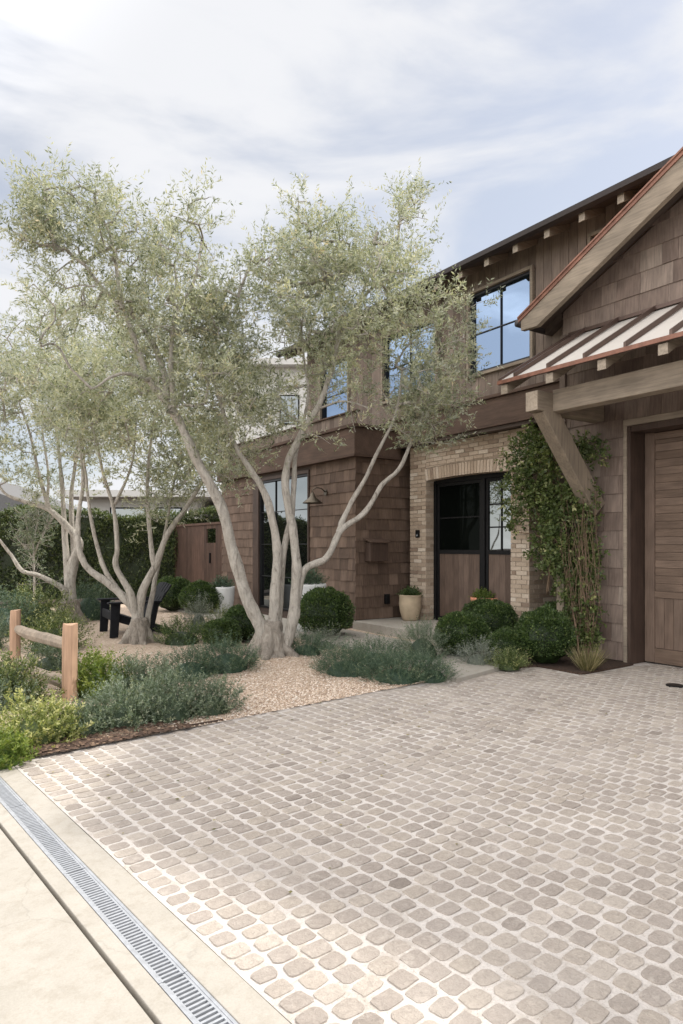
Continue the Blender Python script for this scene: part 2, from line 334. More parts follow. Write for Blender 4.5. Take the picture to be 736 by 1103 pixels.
# ------------------------------------------------------------------ leaves
def unit(a): return a/np.maximum(np.linalg.norm(a, axis=-1, keepdims=True), 1e-9)
def leaf_quads(P, D, L_, W_, rng):
    n = len(P); D = unit(D); r = unit(rng.normal(size=(n, 3))); S = unit(np.cross(D, r)); N = np.cross(S, D)
    L_ = np.broadcast_to(np.asarray(L_, float).reshape(-1, 1), (n, 1)); W_ = np.broadcast_to(np.asarray(W_, float).reshape(-1, 1), (n, 1))
    m = P+D*L_*.45-N*L_*.05
    V = np.stack([P, m+S*W_*.5, P+D*L_-N*L_*.12, m-S*W_*.5], 1).reshape(-1, 3); return V
def sprigs(O, D, length, per, lL, lW, rng, spread=.75, curl=0.0):
    """leafy shoots: O,D (n,3)"""
    n = len(O); D = unit(D); u = np.tile(np.linspace(.12, 1, per), (n, 1))+rng.uniform(-.05, .05, (n, per))
    ln = (np.asarray(length)*rng.uniform(.6, 1.25, n))[:, None]
    P = O[:, None]+D[:, None]*(u*ln)[..., None]; P[..., 2] += curl*(u*ln)**2
    r = unit(rng.normal(size=(n, per, 3))); q = unit(r-(r*D[:, None]).sum(-1, keepdims=True)*D[:, None])
    LD = D[:, None]*(1-spread*.6)+q*spread
    sz = rng.uniform(.7, 1.2, n*per)
    return leaf_quads(P.reshape(-1, 3), LD.reshape(-1, 3), lL*sz, lW*sz, rng)

# ================================================================== GROUND
def sheet(name, poly, z, mat, label=None, kind='structure', thick=0, cat=None):
    b = MB()
    if thick: b.prism([(p[0], p[1]) for p in poly][::-1], 'z', z, z-thick)
    else: b.add([(p[0], p[1], z) for p in poly], [tuple(range(len(poly)))])
    o = b.build(name, mat, bevel=.004 if thick else 0); tag(o, label, cat, kind=kind); return o
b = MB(); b.add([(-400, -400, -.14), (400, -400, -.14), (400, 400, -.14), (-400, 400, -.14)], [(0, 1, 2, 3)])
tag(b.build('ground', 'soil'), kind='structure')

CB = 1.237   # border of the cobbles
# concrete strips beside the drain (local frame: x = across, y = along)
def dframe(o): o.rotation_euler = (0, 0, DROT); return o
def dbox(name, c0, c1, g0, g1, z0, z1, mat, bev=.004):
    b = MB(); b.box(c0, c1, g0, g1, z0, z1, .5); o = dframe(b.build(name, mat, bevel=bev)); tag(o, kind='structure'); return o
dbox('concrete_apron', 1.108, CB-.006, -4, 14, -.12, .004, 'concrete')
dbox('concrete_strip', .922, .995, -4, 14, -.12, .003, 'concrete')
dbox('pavement', -6, .904, -4, 14, -.12, .003, 'concrete')
dbox('drain_channel_bed', .995, 1.108, -4, 14, -.13, -.08, 'channel', 0)
# drain grates, one metre sections
gr0 = empty('drain_grate', dw(1.0515, 1.15), DROT, label='galvanised slotted drain grate section let into the concrete', cat='drain grate', group='slotted drain grate sections in one straight line')
b = MB()
for x0, x1 in ((-.054, -.043), (.043, .054)): b.box(x0, x1, .002, .998, -.03, .003, .5)
b.build('frame', 'steel', gr0, bevel=.0015)
b = MB()
for x0, x1 in ((-.0425, -.034), (.034, .0425)): b.box(x0, x1, .004, .996, -.02, .0005, .5)
for k in range(45): y = .008+k*.0221; b.box(-.0345, .0345, y, y+.0095, -.014, 0, .4+.3*random.random())
b.build('slats', 'steel', gr0, bevel=.001)
for k, lb in ((-1, 'galvanised drain grate section just behind the camera end of the drain'), (1, 'second galvanised drain grate section from the bottom edge of the picture'), (2, 'third galvanised drain grate section, between the middle and far ones'),
              (3, 'farthest visible galvanised drain grate section beside the yellow green shrub'), (4, 'galvanised drain grate section running under the lime green plant')):
    c = copy_tree(gr0); p = dw(1.0515, 1.15+k); c.location = tuple(p); c['label'] = lb
gr0['label'] = 'nearest galvanised drain grate section at the bottom of the picture'

# cobbled driveway
def tof(p): return p[0]*HN[0]+p[1]*HN[1]
def sof(p): return p[0]*HE[0]+p[1]*HE[1]
def indrive(c, g):
    p = dw(c, g); s, t = sof(p), tof(p)
    if c < CB+.04 or g > 5.0: return False
    if t > 6.62 and s < -4.88: return False
    if t > 8.1 or (s > .3 and t > 7.7): return False
    return True
base = []
NS = 12
ang = np.linspace(0, 2*math.pi, NS, endpoint=False)+math.pi/NS
V = []; Fc = []; Rn = []; SI = []
rows = int((9.9-CB)/.1165)+1
for i in range(rows):
    c = CB+.066+i*.1165; off = (.047 if i % 2 else 0)+random.uniform(-.006, .006)
    for j in range(-36, 56):
        g = j*.0935+off+random.uniform(-.003, .003); cc = c+random.uniform(-.0035, .0035)
        if not indrive(cc, g+.04): continue
        hx = .0515*random.uniform(.91, 1.06); hy = .0405*random.uniform(.90, 1.06); rot = random.uniform(-.05, .05)
        pw = random.uniform(.32, .60); top = random.uniform(-.0008, .003); tx, ty = random.uniform(-.022, .022), random.uniform(-.022, .022)
        o = len(V); jit = RNG.uniform(.91, 1.07, NS)
        for ring, (k, z) in enumerate(((1.0, -.007), (.965, -.0002), (.80, .0006))):
            for q in range(NS):
                a = ang[q]; x = hx*k*jit[q]*math.copysign(abs(math.cos(a))**pw, math.cos(a)); y = hy*k*jit[q]*math.copysign(abs(math.sin(a))**pw, math.sin(a))
                xr = x*math.cos(rot)-y*math.sin(rot); yr = x*math.sin(rot)+y*math.cos(rot)
                V.append((cc+xr, g+yr, z+top+tx*x+ty*y))
        V.append((cc, g, .0005+top))
        r = random.random(); r = .15+.85*r if random.random() > .03 else random.uniform(0, .12)
        for ring in range(2):
            for q in range(NS): Fc.append((o+ring*NS+q, o+ring*NS+(q+1) % NS, o+(ring+1)*NS+(q+1) % NS, o+(ring+1)*NS+q)); Rn.append(r)
        for q in range(NS): Fc.append((o+2*NS+q, o+2*NS+(q+1) % NS, o+3*NS)); Rn.append(r)
b = MB(); b.v = V; b.f = Fc; b.r = Rn; b.m = [0]*len(Fc)
o = dframe(b.build('driveway', 'cobble', smooth=False)); tag(o, kind='structure'); o.location.z = 0
print('cobble verts', len(V))
# sand bed between the stones (a gently undulating sheet)
b = MB(); nx, ny = 60, 60
poly = [(CB, -5), (11, -5), (11, 5.05), (CB, 5.05)]
for i in range(nx+1):
    for j in range(ny+1):
        c = CB+(11-CB)*i/nx; g = -5+10.04*j/ny; b.v.append((c, g, -.0026+.0007*math.sin(c*5.1+g*2)+.0007*math.sin(g*6.3-c)))
for i in range(nx):
    for j in range(ny):
        a = i*(ny+1)+j; b.f.append((a, a+ny+1, a+ny+2, a+1)); b.r.append(.5); b.m.append(0)
o = dframe(b.build('driveway_joints', 'jointsand', smooth=True)); tag(o, kind='structure')

# garden ground: gravel sheet with a soft rise at the front olive
T1 = G(290, 716)
def gz(x, y):
    d2 = (x-T1[0])**2+(y-T1[1])**2; c = x*DC[0]+y*DC[1]; g = x*DG[0]+y*DG[1]
    e = min(1, max(0, (g-5.03)/.5)); return .012+e*(.10*math.exp(-d2/.9)+.012*math.sin(x*3.1)*math.sin(y*2.7))
b = MB(); nx, ny = 110, 90; c0, c1, g0, g1 = -6.0, 9.0, 5.03, 17.0
for i in range(nx+1):
    for j in range(ny+1):
        c = c0+(c1-c0)*i/nx; g = g0+(g1-g0)*(j/ny)**1.6; p = dw(c, g); b.v.append((p[0], p[1], gz(p[0], p[1])-(.05 if j == 0 else 0)))
for i in range(nx):
    for j in range(ny):
        a = i*(ny+1)+j; b.f.append((a, a+ny+1, a+ny+2, a+1)); b.r.append(.5); b.m.append(0)
tag(b.build('gravel_court', 'gravel', smooth=True), kind='structure')
# loose pebbles near the front
def pebbles(n, reg, name, label, size=(.008, .0145), mat='pebble', flat=.65):
    P = []; rng = np.random.default_rng(5)
    while len(P) < n:
        p = reg(rng)
        if p is not None: P.append(p)
    P = np.array(P); n = len(P); oc = np.array([(1, 0, 0), (0, 1, 0), (-1, 0, 0), (0, -1, 0), (0, 0, 1)], float)
    r = rng.uniform(size[0], size[1], (n, 1, 1)); k = oc[None]*r*rng.uniform(.7, 1.3, (n, 5, 1)); k[..., 2] *= flat
    a = rng.uniform(0, 6.28, n); ca, sa = np.cos(a)[:, None], np.sin(a)[:, None]
    x = k[..., 0]*ca-k[..., 1]*sa; y = k[..., 0]*sa+k[..., 1]*ca; k = np.stack([x, y, k[..., 2]], -1)+P[:, None]
    tri = [(0, 1, 4), (1, 2, 4), (2, 3, 4), (3, 0, 4)]; V = k[:, np.array(tri)].reshape(-1, 3)
    o = fastmesh(name, V, 3, np.repeat(rng.uniform(size=n), 4), mat); tag(o, label, 'gravel', kind='stuff'); return o
def reg1(rng):
    c = rng.uniform(2.3, 6.2); g = 4.99+abs(rng.normal())*.9
    if rng.uniform() < .35: c = rng.uniform(-2, 6); g = rng.uniform(5, 9)
    p = dw(c, g)
    if tof(p) > 5.2: return None
    return (p[0], p[1], gz(p[0], p[1])+.002)
pebbles(17000, reg1, 'gravel', 'tan pea gravel spread round the olive trees')
# mulch strip along the drive
b = MB(); n = 60
for i in range(n+1):
    c = -5+7.9*i/n; wd = .42+.10*math.sin(c*2.3)+.1*math.sin(c*5.1); 
    if c > 1.2: wd *= max(.02, (2.75-c)/1.55)
    for q, g in enumerate((4.995, 4.995+wd*.5, 4.995+wd)):
        p = dw(c, g); b.v.append((p[0], p[1], gz(p[0], p[1])+(.004, .018, .003)[q]))
for i in range(n):
    for q in range(2): a = i*3+q; b.f.append((a, a+3, a+4, a+1)); b.r.append(.5); b.m.append(0)
tag(b.build('mulch_bed', 'mulch', smooth=True), kind='structure')
def reg2(rng):
    c = rng.uniform(-.8, 2.6); g = rng.uniform(4.96, 5.4); p = dw(c, g); return (p[0], p[1], gz(p[0], p[1])+.016)
tag(pebbles(2600, reg2, 'mulch', 'dark bark mulch chips under the shrubs along the drive', (.008, .026), 'chip', .25), cat='mulch')
def hpoly(pts): return [tuple(hw(s, t)[:2]) for s, t in pts]
# walkway slabs, planting bed, entry step
sheet('walkway', hpoly([(-16.5, 5.45), (-7.3, 5.42), (-5.35, 5.15), (-5.62, 6.22), (-6.9, 6.3), (-6.9, 6.6), (-16.5, 6.6)]), .045, 'concrete', thick=.15)
sheet('moss_joint', [tuple(dw(c, g)[:2]) for c, g in ((5.5, 4.985), (7.3, 4.985), (7.3, 5.02), (5.5, 5.03))], .034, 'moss', thick=.1)
sheet('planting_bed', hpoly([(-6.85, 6.25), (-5.58, 6.22), (-5.5, 6.66), (-4.86, 6.66), (-4.9, 7.76), (-5.9, 7.76), (-5.9, 9), (-6.85, 9)]), .02, 'mulch', thick=.12)
sheet('planting_bed', hpoly([(-16.5, 6.6), (-9.85, 6.6), (-9.85, 6.93), (-16.5, 6.93)]), .03, 'mulch', thick=.12)

def reg3(rng):
    c = rng.uniform(CB, 8); g = 5.0-abs(rng.normal())*1.5
    if rng.uniform() < .25: c = rng.uniform(.3, 8)
    if not indrive(c, g): return None
    p = dw(c, g); return (p[0], p[1], .009)
tag(pebbles(140, reg3, 'leaf_litter', 'fallen dry leaves and grit scattered over the cobbles', (.006, .014), 'drygrass', .15), cat='leaf litter')

# ================================================================== HOUSE
house = empty('house', (0, 0, 0), HROT, label='brown shingle house with brick entry porch and garage wing', cat='house')
def hb(name, mat, fn, parent=house, bevel=0, smooth=False, label=None):
    b = MB(); fn(b); o = b.build(name, mat, parent, bevel=bevel, smooth=smooth)
    if label: o['label'] = label
    return o
def shingles(b, a0, a1, depth, z0, z1, course, side='front', holes=(), top=None, wmin=.13, wmax=.34, outs=-1):
    """a0..a1 along the wall; side front: along x at y=depth facing -y; side 'right': along y at x=depth facing +x; 'left' facing -x"""
    nz = int(math.ceil((z1-z0)/course))
    for k in range(nz):
        za = z0+k*course; zb = min(za+course, z1); a = a0-random.uniform(0, .15)
        while a < a1:
            wd = random.uniform(wmin, wmax); x0 = max(a, a0); x1 = min(a+wd-.003, a1); a += wd
            if x1-x0 < .02: continue
            xm = (x0+x1)/2; segs = [(x0, x1)]
            for (h0, h1, hz0, hz1) in holes:
                if zb > hz0+.02 and za < hz1-.02:
                    ns = []
                    for u0, u1 in segs:
                        if u1 <= h0 or u0 >= h1: ns.append((u0, u1)); continue
                        if u0 < h0: ns.append((u0, h0))
                        if u1 > h1: ns.append((h1, u1))
                    segs = ns
            th = random.uniform(.016, .024); dz = random.uniform(-.003, .003); r = min(1, max(0, random.gauss(.5, .24)))
            for u0, u1 in segs:
                if u1-u0 < .012: continue
                zt0 = zt1 = zb
                zl = za
                # partial course at a hole's top edge
                for (h0, h1, hz0, hz1) in holes: pass
                if top is not None:
                    zt0 = min(zb, top(u0)); zt1 = min(zb, top(u1))
                    if max(zt0, zt1) <= zl+.01: continue
                    zt0 = max(zt0, zl+.001); zt1 = max(zt1, zl+.001)
                zl += dz
                if side == 'front': P = lambda u, d, z: (u, depth-d, z)
                elif side == 'right': P = lambda u, d, z: (depth+d, u, z)
                else: P = lambda u, d, z: (depth-d, u, z)
                vsx = [P(u0, th, zl), P(u1, th, zl), P(u1, .006, zt1), P(u0, .006, zt0), P(u0, 0, zl), P(u1, 0, zl)]
                fs = [(0, 1, 2, 3), (0, 4, 5, 1), (0, 3, 4), (1, 5, 2)]
                b.add(vsx, fs, r)
def wall_holes(b, a0, a1, y0, y1, z0, z1, holes):
    """solid wall slab along x with rectangular holes"""
    xs = sorted({a0, a1}|{h for q in holes for h in q[:2] if a0 < h < a1}); zs = sorted({z0, z1}|{h for q in holes for h in q[2:] if z0 < h < z1})
    for i in range(len(xs)-1):
        for j in range(len(zs)-1):
            xm = (xs[i]+xs[i+1])/2; zm = (zs[j]+zs[j+1])/2
            if any(h[0] < xm < h[1] and h[2] < zm < h[3] for h in holes): continue
            b.box(xs[i], xs[i+1], y0, y1, zs[j], zs[j+1], .5)
def siding(b, a0, a1, y, z0, z1, wd=.14, holes=()):
    a = a0
    while a < a1-.01:
        x1 = min(a+wd-.006, a1); segs = [(z0, z1)]
        for (h0, h1, hz0, hz1) in holes:
            if x1 > h0 and a < h1:
                if a < h0-.02 or x1 > h1+.02:
                    pass
                ns = []
                for s0, s1 in segs:
                    if s0 < hz0: ns.append((s0, min(s1, hz0)))
                    if s1 > hz1: ns.append((max(s0, hz1), s1))
                segs = ns
        r = min(1, max(0, random.gauss(.5, .22)))
        for s0, s1 in segs: b.box(a, x1, y-.02-random.uniform(0, .003), y, s0, s1, r)
        a += wd
TG = 7.78; TR = 7.30; TM = 7.95; TB = 8.0; TL = 6.95
GL, GR_, RX = -5.97, 1.17, -2.40        # garage left, right, ridge
PITCH = .52; ZR0 = 4.68                  # rake bottom at s=-6.29
def rake(x): return ZR0+PITCH*(x+6.29) if x < RX else ZR0+PITCH*(RX+6.29)-PITCH*(x-RX)
OP = (-4.99, -.05, -.1, 3.02)
# garage wing walls
def fn(b):
    wall_holes(b, GL, GR_, TG, TG+.3, -.1, 4.2, [OP])
    b.prism([(GL, 4.2), (GR_, 4.2), (GR_, rake(GR_)-.08), (RX, rake(RX)-.10), (GL, rake(GL)-.08)], 'y', TG+.001, TG+.3)
    b.box(GL, GL+.2, TG+.3, 14, -.1, 4.55); b.box(GR_-.2, GR_, TG+.3, 14, -.1, 4.55); b.box(GL, GR_, 14, 14.2, -.1, 4.5)
hb('garage_wall', 'soffit', fn)
def fn(b):
    shingles(b, GL, OP[0]-.045, TG, .03, 3.36, .238)
    shingles(b, OP[1]+.045, GR_, TG, .03, 3.36, .238)
    shingles(b, OP[0]-.045, OP[1]+.045, TG, 3.10, 3.36, .26)
    shingles(b, GL, GR_, TG, 3.34, 6.7, .262, top=lambda x: rake(x)-.095, wmin=.2, wmax=.46)
    shingles(b, TG-.02, 14, GL, .03, 4.5, .238, side='left'); shingles(b, TG-.02, 14, GR_, .03, 4.5, .238, side='right')
hb('wall_shingles', 'shingle', fn)
def fn(b):
    b.box(GL-.035, GL+.06, TG-.045, TG-.001, .0, 4.42, .3)
hb('corner_board', 'siding', fn, bevel=.004)
# garage opening trim and door
def fn(b):
    for x0, x1 in ((OP[0]-.045, OP[0]), (OP[1], OP[1]+.045)): b.box(x0, x1, TG-.035, TG-.001, .0, 3.1, .8)
    b.box(OP[0]-.045, OP[1]+.045, TG-.036, TG-.002, 3.02, 3.10, .8)
hb('door_casing', 'beam', fn, bevel=.003)
def fn(b):
    b.box(OP[0]+.001, OP[0]+.045, TG-.02, TG+.34, .0, 3.018, .3); b.box(OP[1]-.045, OP[1]-.001, TG-.02, TG+.34, .0, 3.018, .3)
    b.box(OP[0]+.05, OP[1]-.05, TG-.02, TG+.34, 2.94, 3.017, .3)
hb('door_jamb', 'jamb', fn, bevel=.003)
gd = hb('garage_door', 'plank_z', lambda b: [b.box(x, x+.13, TG+.27, TG+.34, .02, 2.94, .35) for x in (OP[0]+.06, -3.70, -2.585, -1.47, OP[1]-.19)] and
        [b.box(OP[0]+.06, OP[1]-.06, TG+.305, TG+.35, .02, 2.94, .2)], bevel=.003)
cols = [(OP[0]+.19, -3.70), (-3.57, -2.585), (-2.455, -1.47), (-1.34, OP[1]-.19)]
for x0, x1 in cols:
    def fn(b):
        z = .93
        while z < 2.83:
            h = .098; b.box(x0, x1, TG+.290+random.uniform(0, .003), TG+.33, z, min(z+h-.004, 2.84)); z += h
        b.box(x0, x1, TG+.276, TG+.33, 2.845, 2.93, .4); b.box(x0, x1, TG+.276, TG+.33, .845, .925, .15)
    hb('panel', 'plank', fn, gd, bevel=.002)
    hb('bottom_rail', 'plank', lambda b: b.box(x0, x1, TG+.276, TG+.33, .02, .20, .1), gd, bevel=.002)
    def fn(b):
        x = x0
        while x < x1-.02: b.box(x, min(x+.117, x1), TG+.292, TG+.33, .205, .842); x += .121
    hb('lower_panel', 'plank_z', fn, gd, bevel=.002)

# garage gable roof
def slope_prism(b, xa, xb, zoff0, zoff1, y0, y1, rnd=.5):
    b.prism([(xa, rake(xa)+zoff0), (xb, rake(xb)+zoff0), (xb, rake(xb)+zoff1), (xa, rake(xa)+zoff1)], 'y', y0, y1, rnd)
XE0 = -6.29; XE1 = 2*RX-XE0
def fn(b):
    slope_prism(b, XE0-.03, RX, .0, .04, TR-.02, 13.2); slope_prism(b, RX, XE1+.03, .0, .04, TR-.02, 13.2)
roof = hb('roof', 'roofshingle', fn)
def fn(b):
    slope_prism(b, XE0-.035, RX, -.052, -.002, TR-.045, TR+.06); slope_prism(b, RX, XE1+.035, -.052, -.002, TR-.045, TR+.06)
    slope_prism(b, XE0-.04, RX, -.002, .022, TR-.06, TR-.021); slope_prism(b, RX, XE1+.04, -.002, .022, TR-.06, TR-.021)
hb('drip_edge', 'copper', fn, roof)
def fn(b):
    for sg, rn_ in ((1, .3), (-1, .6)):
        X = lambda d: XE0+d if sg > 0 else XE1-d
        pl = [(X(0), ZR0-.054), (X(0), ZR0-.19), (X(.27), ZR0-.20), (RX, rake(RX)-.34), (RX, rake(RX)-.054)]
        b.prism(pl if sg > 0 else pl[::-1], 'y', TR-.03, TR+.05, rn_)
hb('bargeboard', 'beam', fn, roof, bevel=.004)
def fn(b):
    slope_prism(b, XE0+.005, RX, -.075, -.003, TR+.05, TG-.001); slope_prism(b, RX, XE1-.005, -.075, -.003, TR+.05, TG-.001)
    slope_prism(b, XE0+.005, GL-.03, -.16, -.003, TG, 13.2); slope_prism(b, GR_+.03, XE1-.005, -.16, -.003, TG, 13.2)
hb('soffit', 'soffit', fn, roof)
def fn(b):
    b.tube([(XE0-.06, TR-.03, ZR0-.07), (XE0-.06, 9, ZR0-.07)], .055, 12)
hb('gutter', 'gutter', fn, roof, smooth=True)

# shed canopy over the garage door
TE = 6.35; SL0, SR0 = -5.85, 1.3; ZE = 3.545; SP = (4.36-ZE)/(TG-TE)
def sh(t): return ZE+SP*(t-TE)
def fn(b):
    b.prism([(TE, sh(TE)+.001), (TG-.001, sh(TG)), (TG-.001, sh(TG)+.022), (TE, sh(TE)+.022)], 'x', SL0, SR0)
canopy = hb('canopy', 'roofmetal', fn)
def fn(b):
    x = SL0+.02
    for k in range(20):
        xx = SL0+.24+k*.495
        if xx > SR0: break
        b.prism([(TE-.002, sh(TE)+.022), (TG-.03, sh(TG)+.02), (TG-.03, sh(TG)+.078), (TE-.002, sh(TE)+.080)], 'x', xx, xx+.028)
    b.prism([(TE-.002, sh(TE)+.022), (TG-.03, sh(TG)+.02), (TG-.03, sh(TG)+.055), (TE-.002, sh(TE)+.055)], 'x', SL0-.005, SL0+.02)
hb('standing_seams', 'seam', fn, canopy)
def fn(b):
    b.box(SL0-.01, SR0, TE-.02, TE-.003, ZE-.022, ZE+.024, .5)
    b.prism([(TE-.02, ZE-.022), (TG-.001, sh(TG)-.03), (TG-.001, sh(TG)-.002), (TE-.003, ZE-.002)], 'x', SL0-.02, SL0-.001)
hb('copper_edge', 'copper', fn, canopy)
def fn(b): b.prism([(TE, sh(TE)-.03), (TG-.001, sh(TG)-.03), (TG-.001, sh(TG)-.001), (TE, sh(TE)-.001)], 'x', SL0+.002, SR0)
hb('decking', 'soffit', fn, canopy)
hb('flashing', 'seam', lambda b: b.box(SL0, SR0, TG-.06, TG-.028, sh(TG)+.015, sh(TG)+.06, .5), canopy)
def rafter_row(name, prof, end, xs, parent):
    hwd = end[0]; b = MB(); b.prism(prof, 'x', -hwd, hwd, .4); b.box(-hwd-.0005, hwd+.0005, end[1], end[2], end[3], end[4], .5, 1)
    o = b.build(name, ['beam_y', 'tail'], parent); o.location = (xs[0], 0, 0)
    for x in xs[1:]: c = o.copy(); COL.objects.link(c); c.location = (x, 0, 0)
rafter_row('rafter', [(TE+.03, sh(TE)-.145), (TG-.03, sh(TG)-.145), (TG-.03, sh(TG)-.031), (TE+.03, sh(TE)-.031)], (.05, TE+.022, TE+.0295, sh(TE)-.142, sh(TE)-.032), [-5.78+.69*k for k in range(11)], canopy)
hb('header_beam', 'beam', lambda b: b.box(-5.32, SR0, 6.72, 6.90, 3.14, 3.405, .6), canopy, bevel=.008)
for bx in (-5.40, -.55+.9):
    br = hb('bracket', 'beam_y', lambda b: b.box(bx-.09, bx+.09, 6.44, TG-.03, 3.13, 3.37, .5), canopy, bevel=.008)
    hb('strut', 'beam_z', lambda b: b.beam((bx, 6.64, 3.20), (bx, TG-.10, 1.98), .175, .25, (0, 1, 0), .5), br, bevel=.008)
    hb('arm_end', 'tail', lambda b: b.box(bx-.087, bx+.087, 6.432, 6.439, 3.135, 3.365, .2), br)

# main upper storey
MW = -13.1; ME = 2.6; LW = -15.6
W1 = (-7.93, -6.66, 4.30, 5.62); W2 = (-10.25, -8.75, 4.28, 5.5); W3 = (-12.5, -11.45, 4.05, 5.45); W4 = (-5.62, -4.95, 5.18, 5.70); W5 = (-14.6, -13.4, 4.1, 5.3)
WS = [W1, W2, W3, W4]
def fn(b):
    wall_holes(b, MW, ME, TM+.001, TM+.25, 3.3, 6.12, WS); b.box(MW, MW+.2, TM+.25, 15, 0, 6.1); b.box(ME-.2, ME, TM+.25, 15, 0, 6.1); b.box(MW, ME, 15, 15.2, 0, 6.1)
    b.box(LW+.2, -9.9, TM+.3, TM+.5, 0, 3.3)
hb('upper_wall', 'soffit', fn)
hb('upper_siding', 'siding', lambda b: siding(b, MW, -4.0, TM, 3.86, 6.12, .145, WS))
hb('side_siding', 'siding', lambda b: [b.box(MW-.02, MW-.001, TM-.01+k*.145, TM+.129+k*.145, 2.9, 6.05) for k in range(48)])
def window(w, nx, nz, t, glass, name='window', fw=.045, proud=.03, fmat='blackmetal', trim=True, zfr=None, sill=True):
    x0, x1, z0, z1 = w
    def f(b):
        b.box(x0, x0+fw, t-.01, t+.09, z0, z1); b.box(x1-fw, x1, t-.01, t+.09, z0, z1); b.box(x0+fw, x1-fw, t-.009, t+.09, z0, z0+fw); b.box(x0+fw, x1-fw, t-.009, t+.09, z1-fw, z1)
        for i in range(1, nx): xx = x0+(x1-x0)*i/nx; b.box(xx-.008, xx+.008, t+.012, t+.06, z0+fw, z1-fw)
        for j in range(1, nz): zz = z0+(z1-z0)*(j/nz if not zfr else zfr[j-1]); b.box(x0+fw, x1-fw, t+.014, t+.058, zz-.008, zz+.008)
    o = hb(name, fmat, f, bevel=.002)
    hb('pane', glass, lambda b: b.box(x0+fw*.8, x1-fw*.8, t+.035, t+.043, z0+fw*.8, z1-fw*.8), o)
    if trim:
        hb('frame', 'beam', lambda b: [b.box(x0-.05, x0-.001, t-proud-.03, t+.02, z0-.05, z1+.05, .2), b.box(x1+.001, x1+.05, t-proud-.03, t+.02, z0-.05, z1+.05, .2),
            b.box(x0, x1, t-proud-.03, t+.02, z1+.001, z1+.05, .2), b.box(x0, x1, t-proud-.04, t+.02, z0-.05, z0-.001, .2)], o, bevel=.003)
    return o
window(W1, 2, 2, TM, 'glass_up'); window(W2, 2, 2, TM, 'glass_up'); window(W3, 1, 2, TM, 'glass_up'); window(W4, 1, 1, TM, 'glass_dark')
# main roof
TEV = 7.45; ZV = 5.79; MP = .42
def mr(t): return ZV+.10+MP*(t-TEV)
def fn(b):
    b.prism([(TEV, mr(TEV)), (12, mr(12)), (12, mr(12)+.07), (TEV, mr(TEV)+.06)], 'x', MW-.45, ME+.5)
    b.prism([(12, mr(12)), (16, mr(12)-4*MP), (16, mr(12)-4*MP+.06), (12, mr(12)+.07)], 'x', MW-.45, ME+.5)
    b.prism([(TM+.1, 6.1), (14.9, 6.1), (12, mr(12)-.01)], 'x', MW+.02, MW+.2); b.prism([(TM+.1, 6.1), (14.9, 6.1), (12, mr(12)-.01)], 'x', ME-.2, ME-.02)
mroof = hb('roof', 'gutter', fn)
def fn(b):
    b.prism([(TEV+.01, mr(TEV)-.045), (TM+.05, mr(TM)-.045), (TM+.05, mr(TM)-.001), (TEV+.01, mr(TEV)-.001)], 'x', MW-.44, ME+.48)
hb('soffit', 'soffit', fn, mroof)
hb('gutter', 'gutter', lambda b: [b.prism([(TEV-.10, mr(TEV)+.03), (TEV-.085, mr(TEV)-.035), (TEV-.02, mr(TEV)-.06), (TEV-.001, mr(TEV)-.06), (TEV-.001, mr(TEV)+.045), (TEV-.03, mr(TEV)+.045)], 'x', MW-.46, ME+.5)], mroof)
rt = []
rafter_row('rafter', [(TEV+.04, mr(TEV)-.155), (TM-.03, mr(TM)-.15), (TM-.03, mr(TM)-.046), (TEV+.04, mr(TEV+.04)-.046)], (.045, TEV+.033, TEV+.0395, mr(TEV)-.153, mr(TEV)-.048), [-13.3+.56*k for k in range(29)], mroof)
# belly band over the entry
def fn(b): b.box(-9.95, GL-.04, TM-.16, TM-.021, 3.40, 3.80, .5)
hb('belly_band', 'band', fn, bevel=.004)
def fn(b):
    b.box(-9.95, GL-.04, TM-.20, TM-.022, 3.802, 3.85, .2); b.box(-9.95, GL-.04, TM-.175, TM-.022, 3.36, 3.398, .2)
hb('band_trim', 'band', fn, bevel=.003)
hb('entry_ceiling', 'soffit', lambda b: b.box(-9.95, GL-.001, TM-.14, 10, 3.30, 3.358))

# left wing ground floor
LE = -9.80; WL = (-13.55, -11.42, .12, 2.95)
def fn(b):
    wall_holes(b, LW, LE, TL, TL+.22, -.1, 3.12, [WL]); b.box(LE-.2, LE, TL+.22, 9.0, -.1, 3.3); b.box(LW, LW+.2, TL+.22, 15, -.1, 3.3)
hb('wing_wall', 'soffit', fn)
def fn(b):
    shingles(b, LW, LE+.012, TL, .05, 3.12, .203, holes=[(WL[0]-.28, WL[1]+.06, -1, 3.02)])
    shingles(b, TL-.012, 8.6, LE, .17, 3.3, .203, side='right'); shingles(b, TL, 14, LW, .05, 3.2, .203, side='left')
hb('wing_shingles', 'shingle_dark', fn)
hb('wing_band', 'band', lambda b: [b.box(LW-.1, LE+.10, TL-.10, TM-.03, 3.14, 3.62, .6), b.box(LW-.14, LE+.14, TL-.14, TM-.031, 3.622, 3.68, .1), b.box(LW-.12, LE+.12, TL-.12, TM-.032, 3.10, 3.139, .1)], bevel=.004)
hb('parapet', 'siding', lambda b: siding(b, LW, LE, TL+.03, 3.682, 3.92, .145))
hb('wing_roof', 'greyroof', lambda b: b.box(LW, MW-.03, TL+.1, 14.9, 3.3, 3.5))
hb('parapet_cap', 'band', lambda b: b.box(LW-.02, LE+.03, TL-.03, TL+.08, 3.922, 3.95), bevel=.003)
hb('window_jamb', 'jamb', lambda b: [b.box(WL[0]-.28, WL[0]-.001, TL-.04, TL+.1, .05, 3.02, .4), b.box(WL[1]+.001, WL[1]+.05, TL-.04, TL+.1, .05, 3.02, .4), b.box(WL[0], WL[1], TL-.039, TL+.1, 2.951, 3.02, .4)], bevel=.003)
window(WL, 3, 4, TL, 'glass', 'tall_window', trim=False)

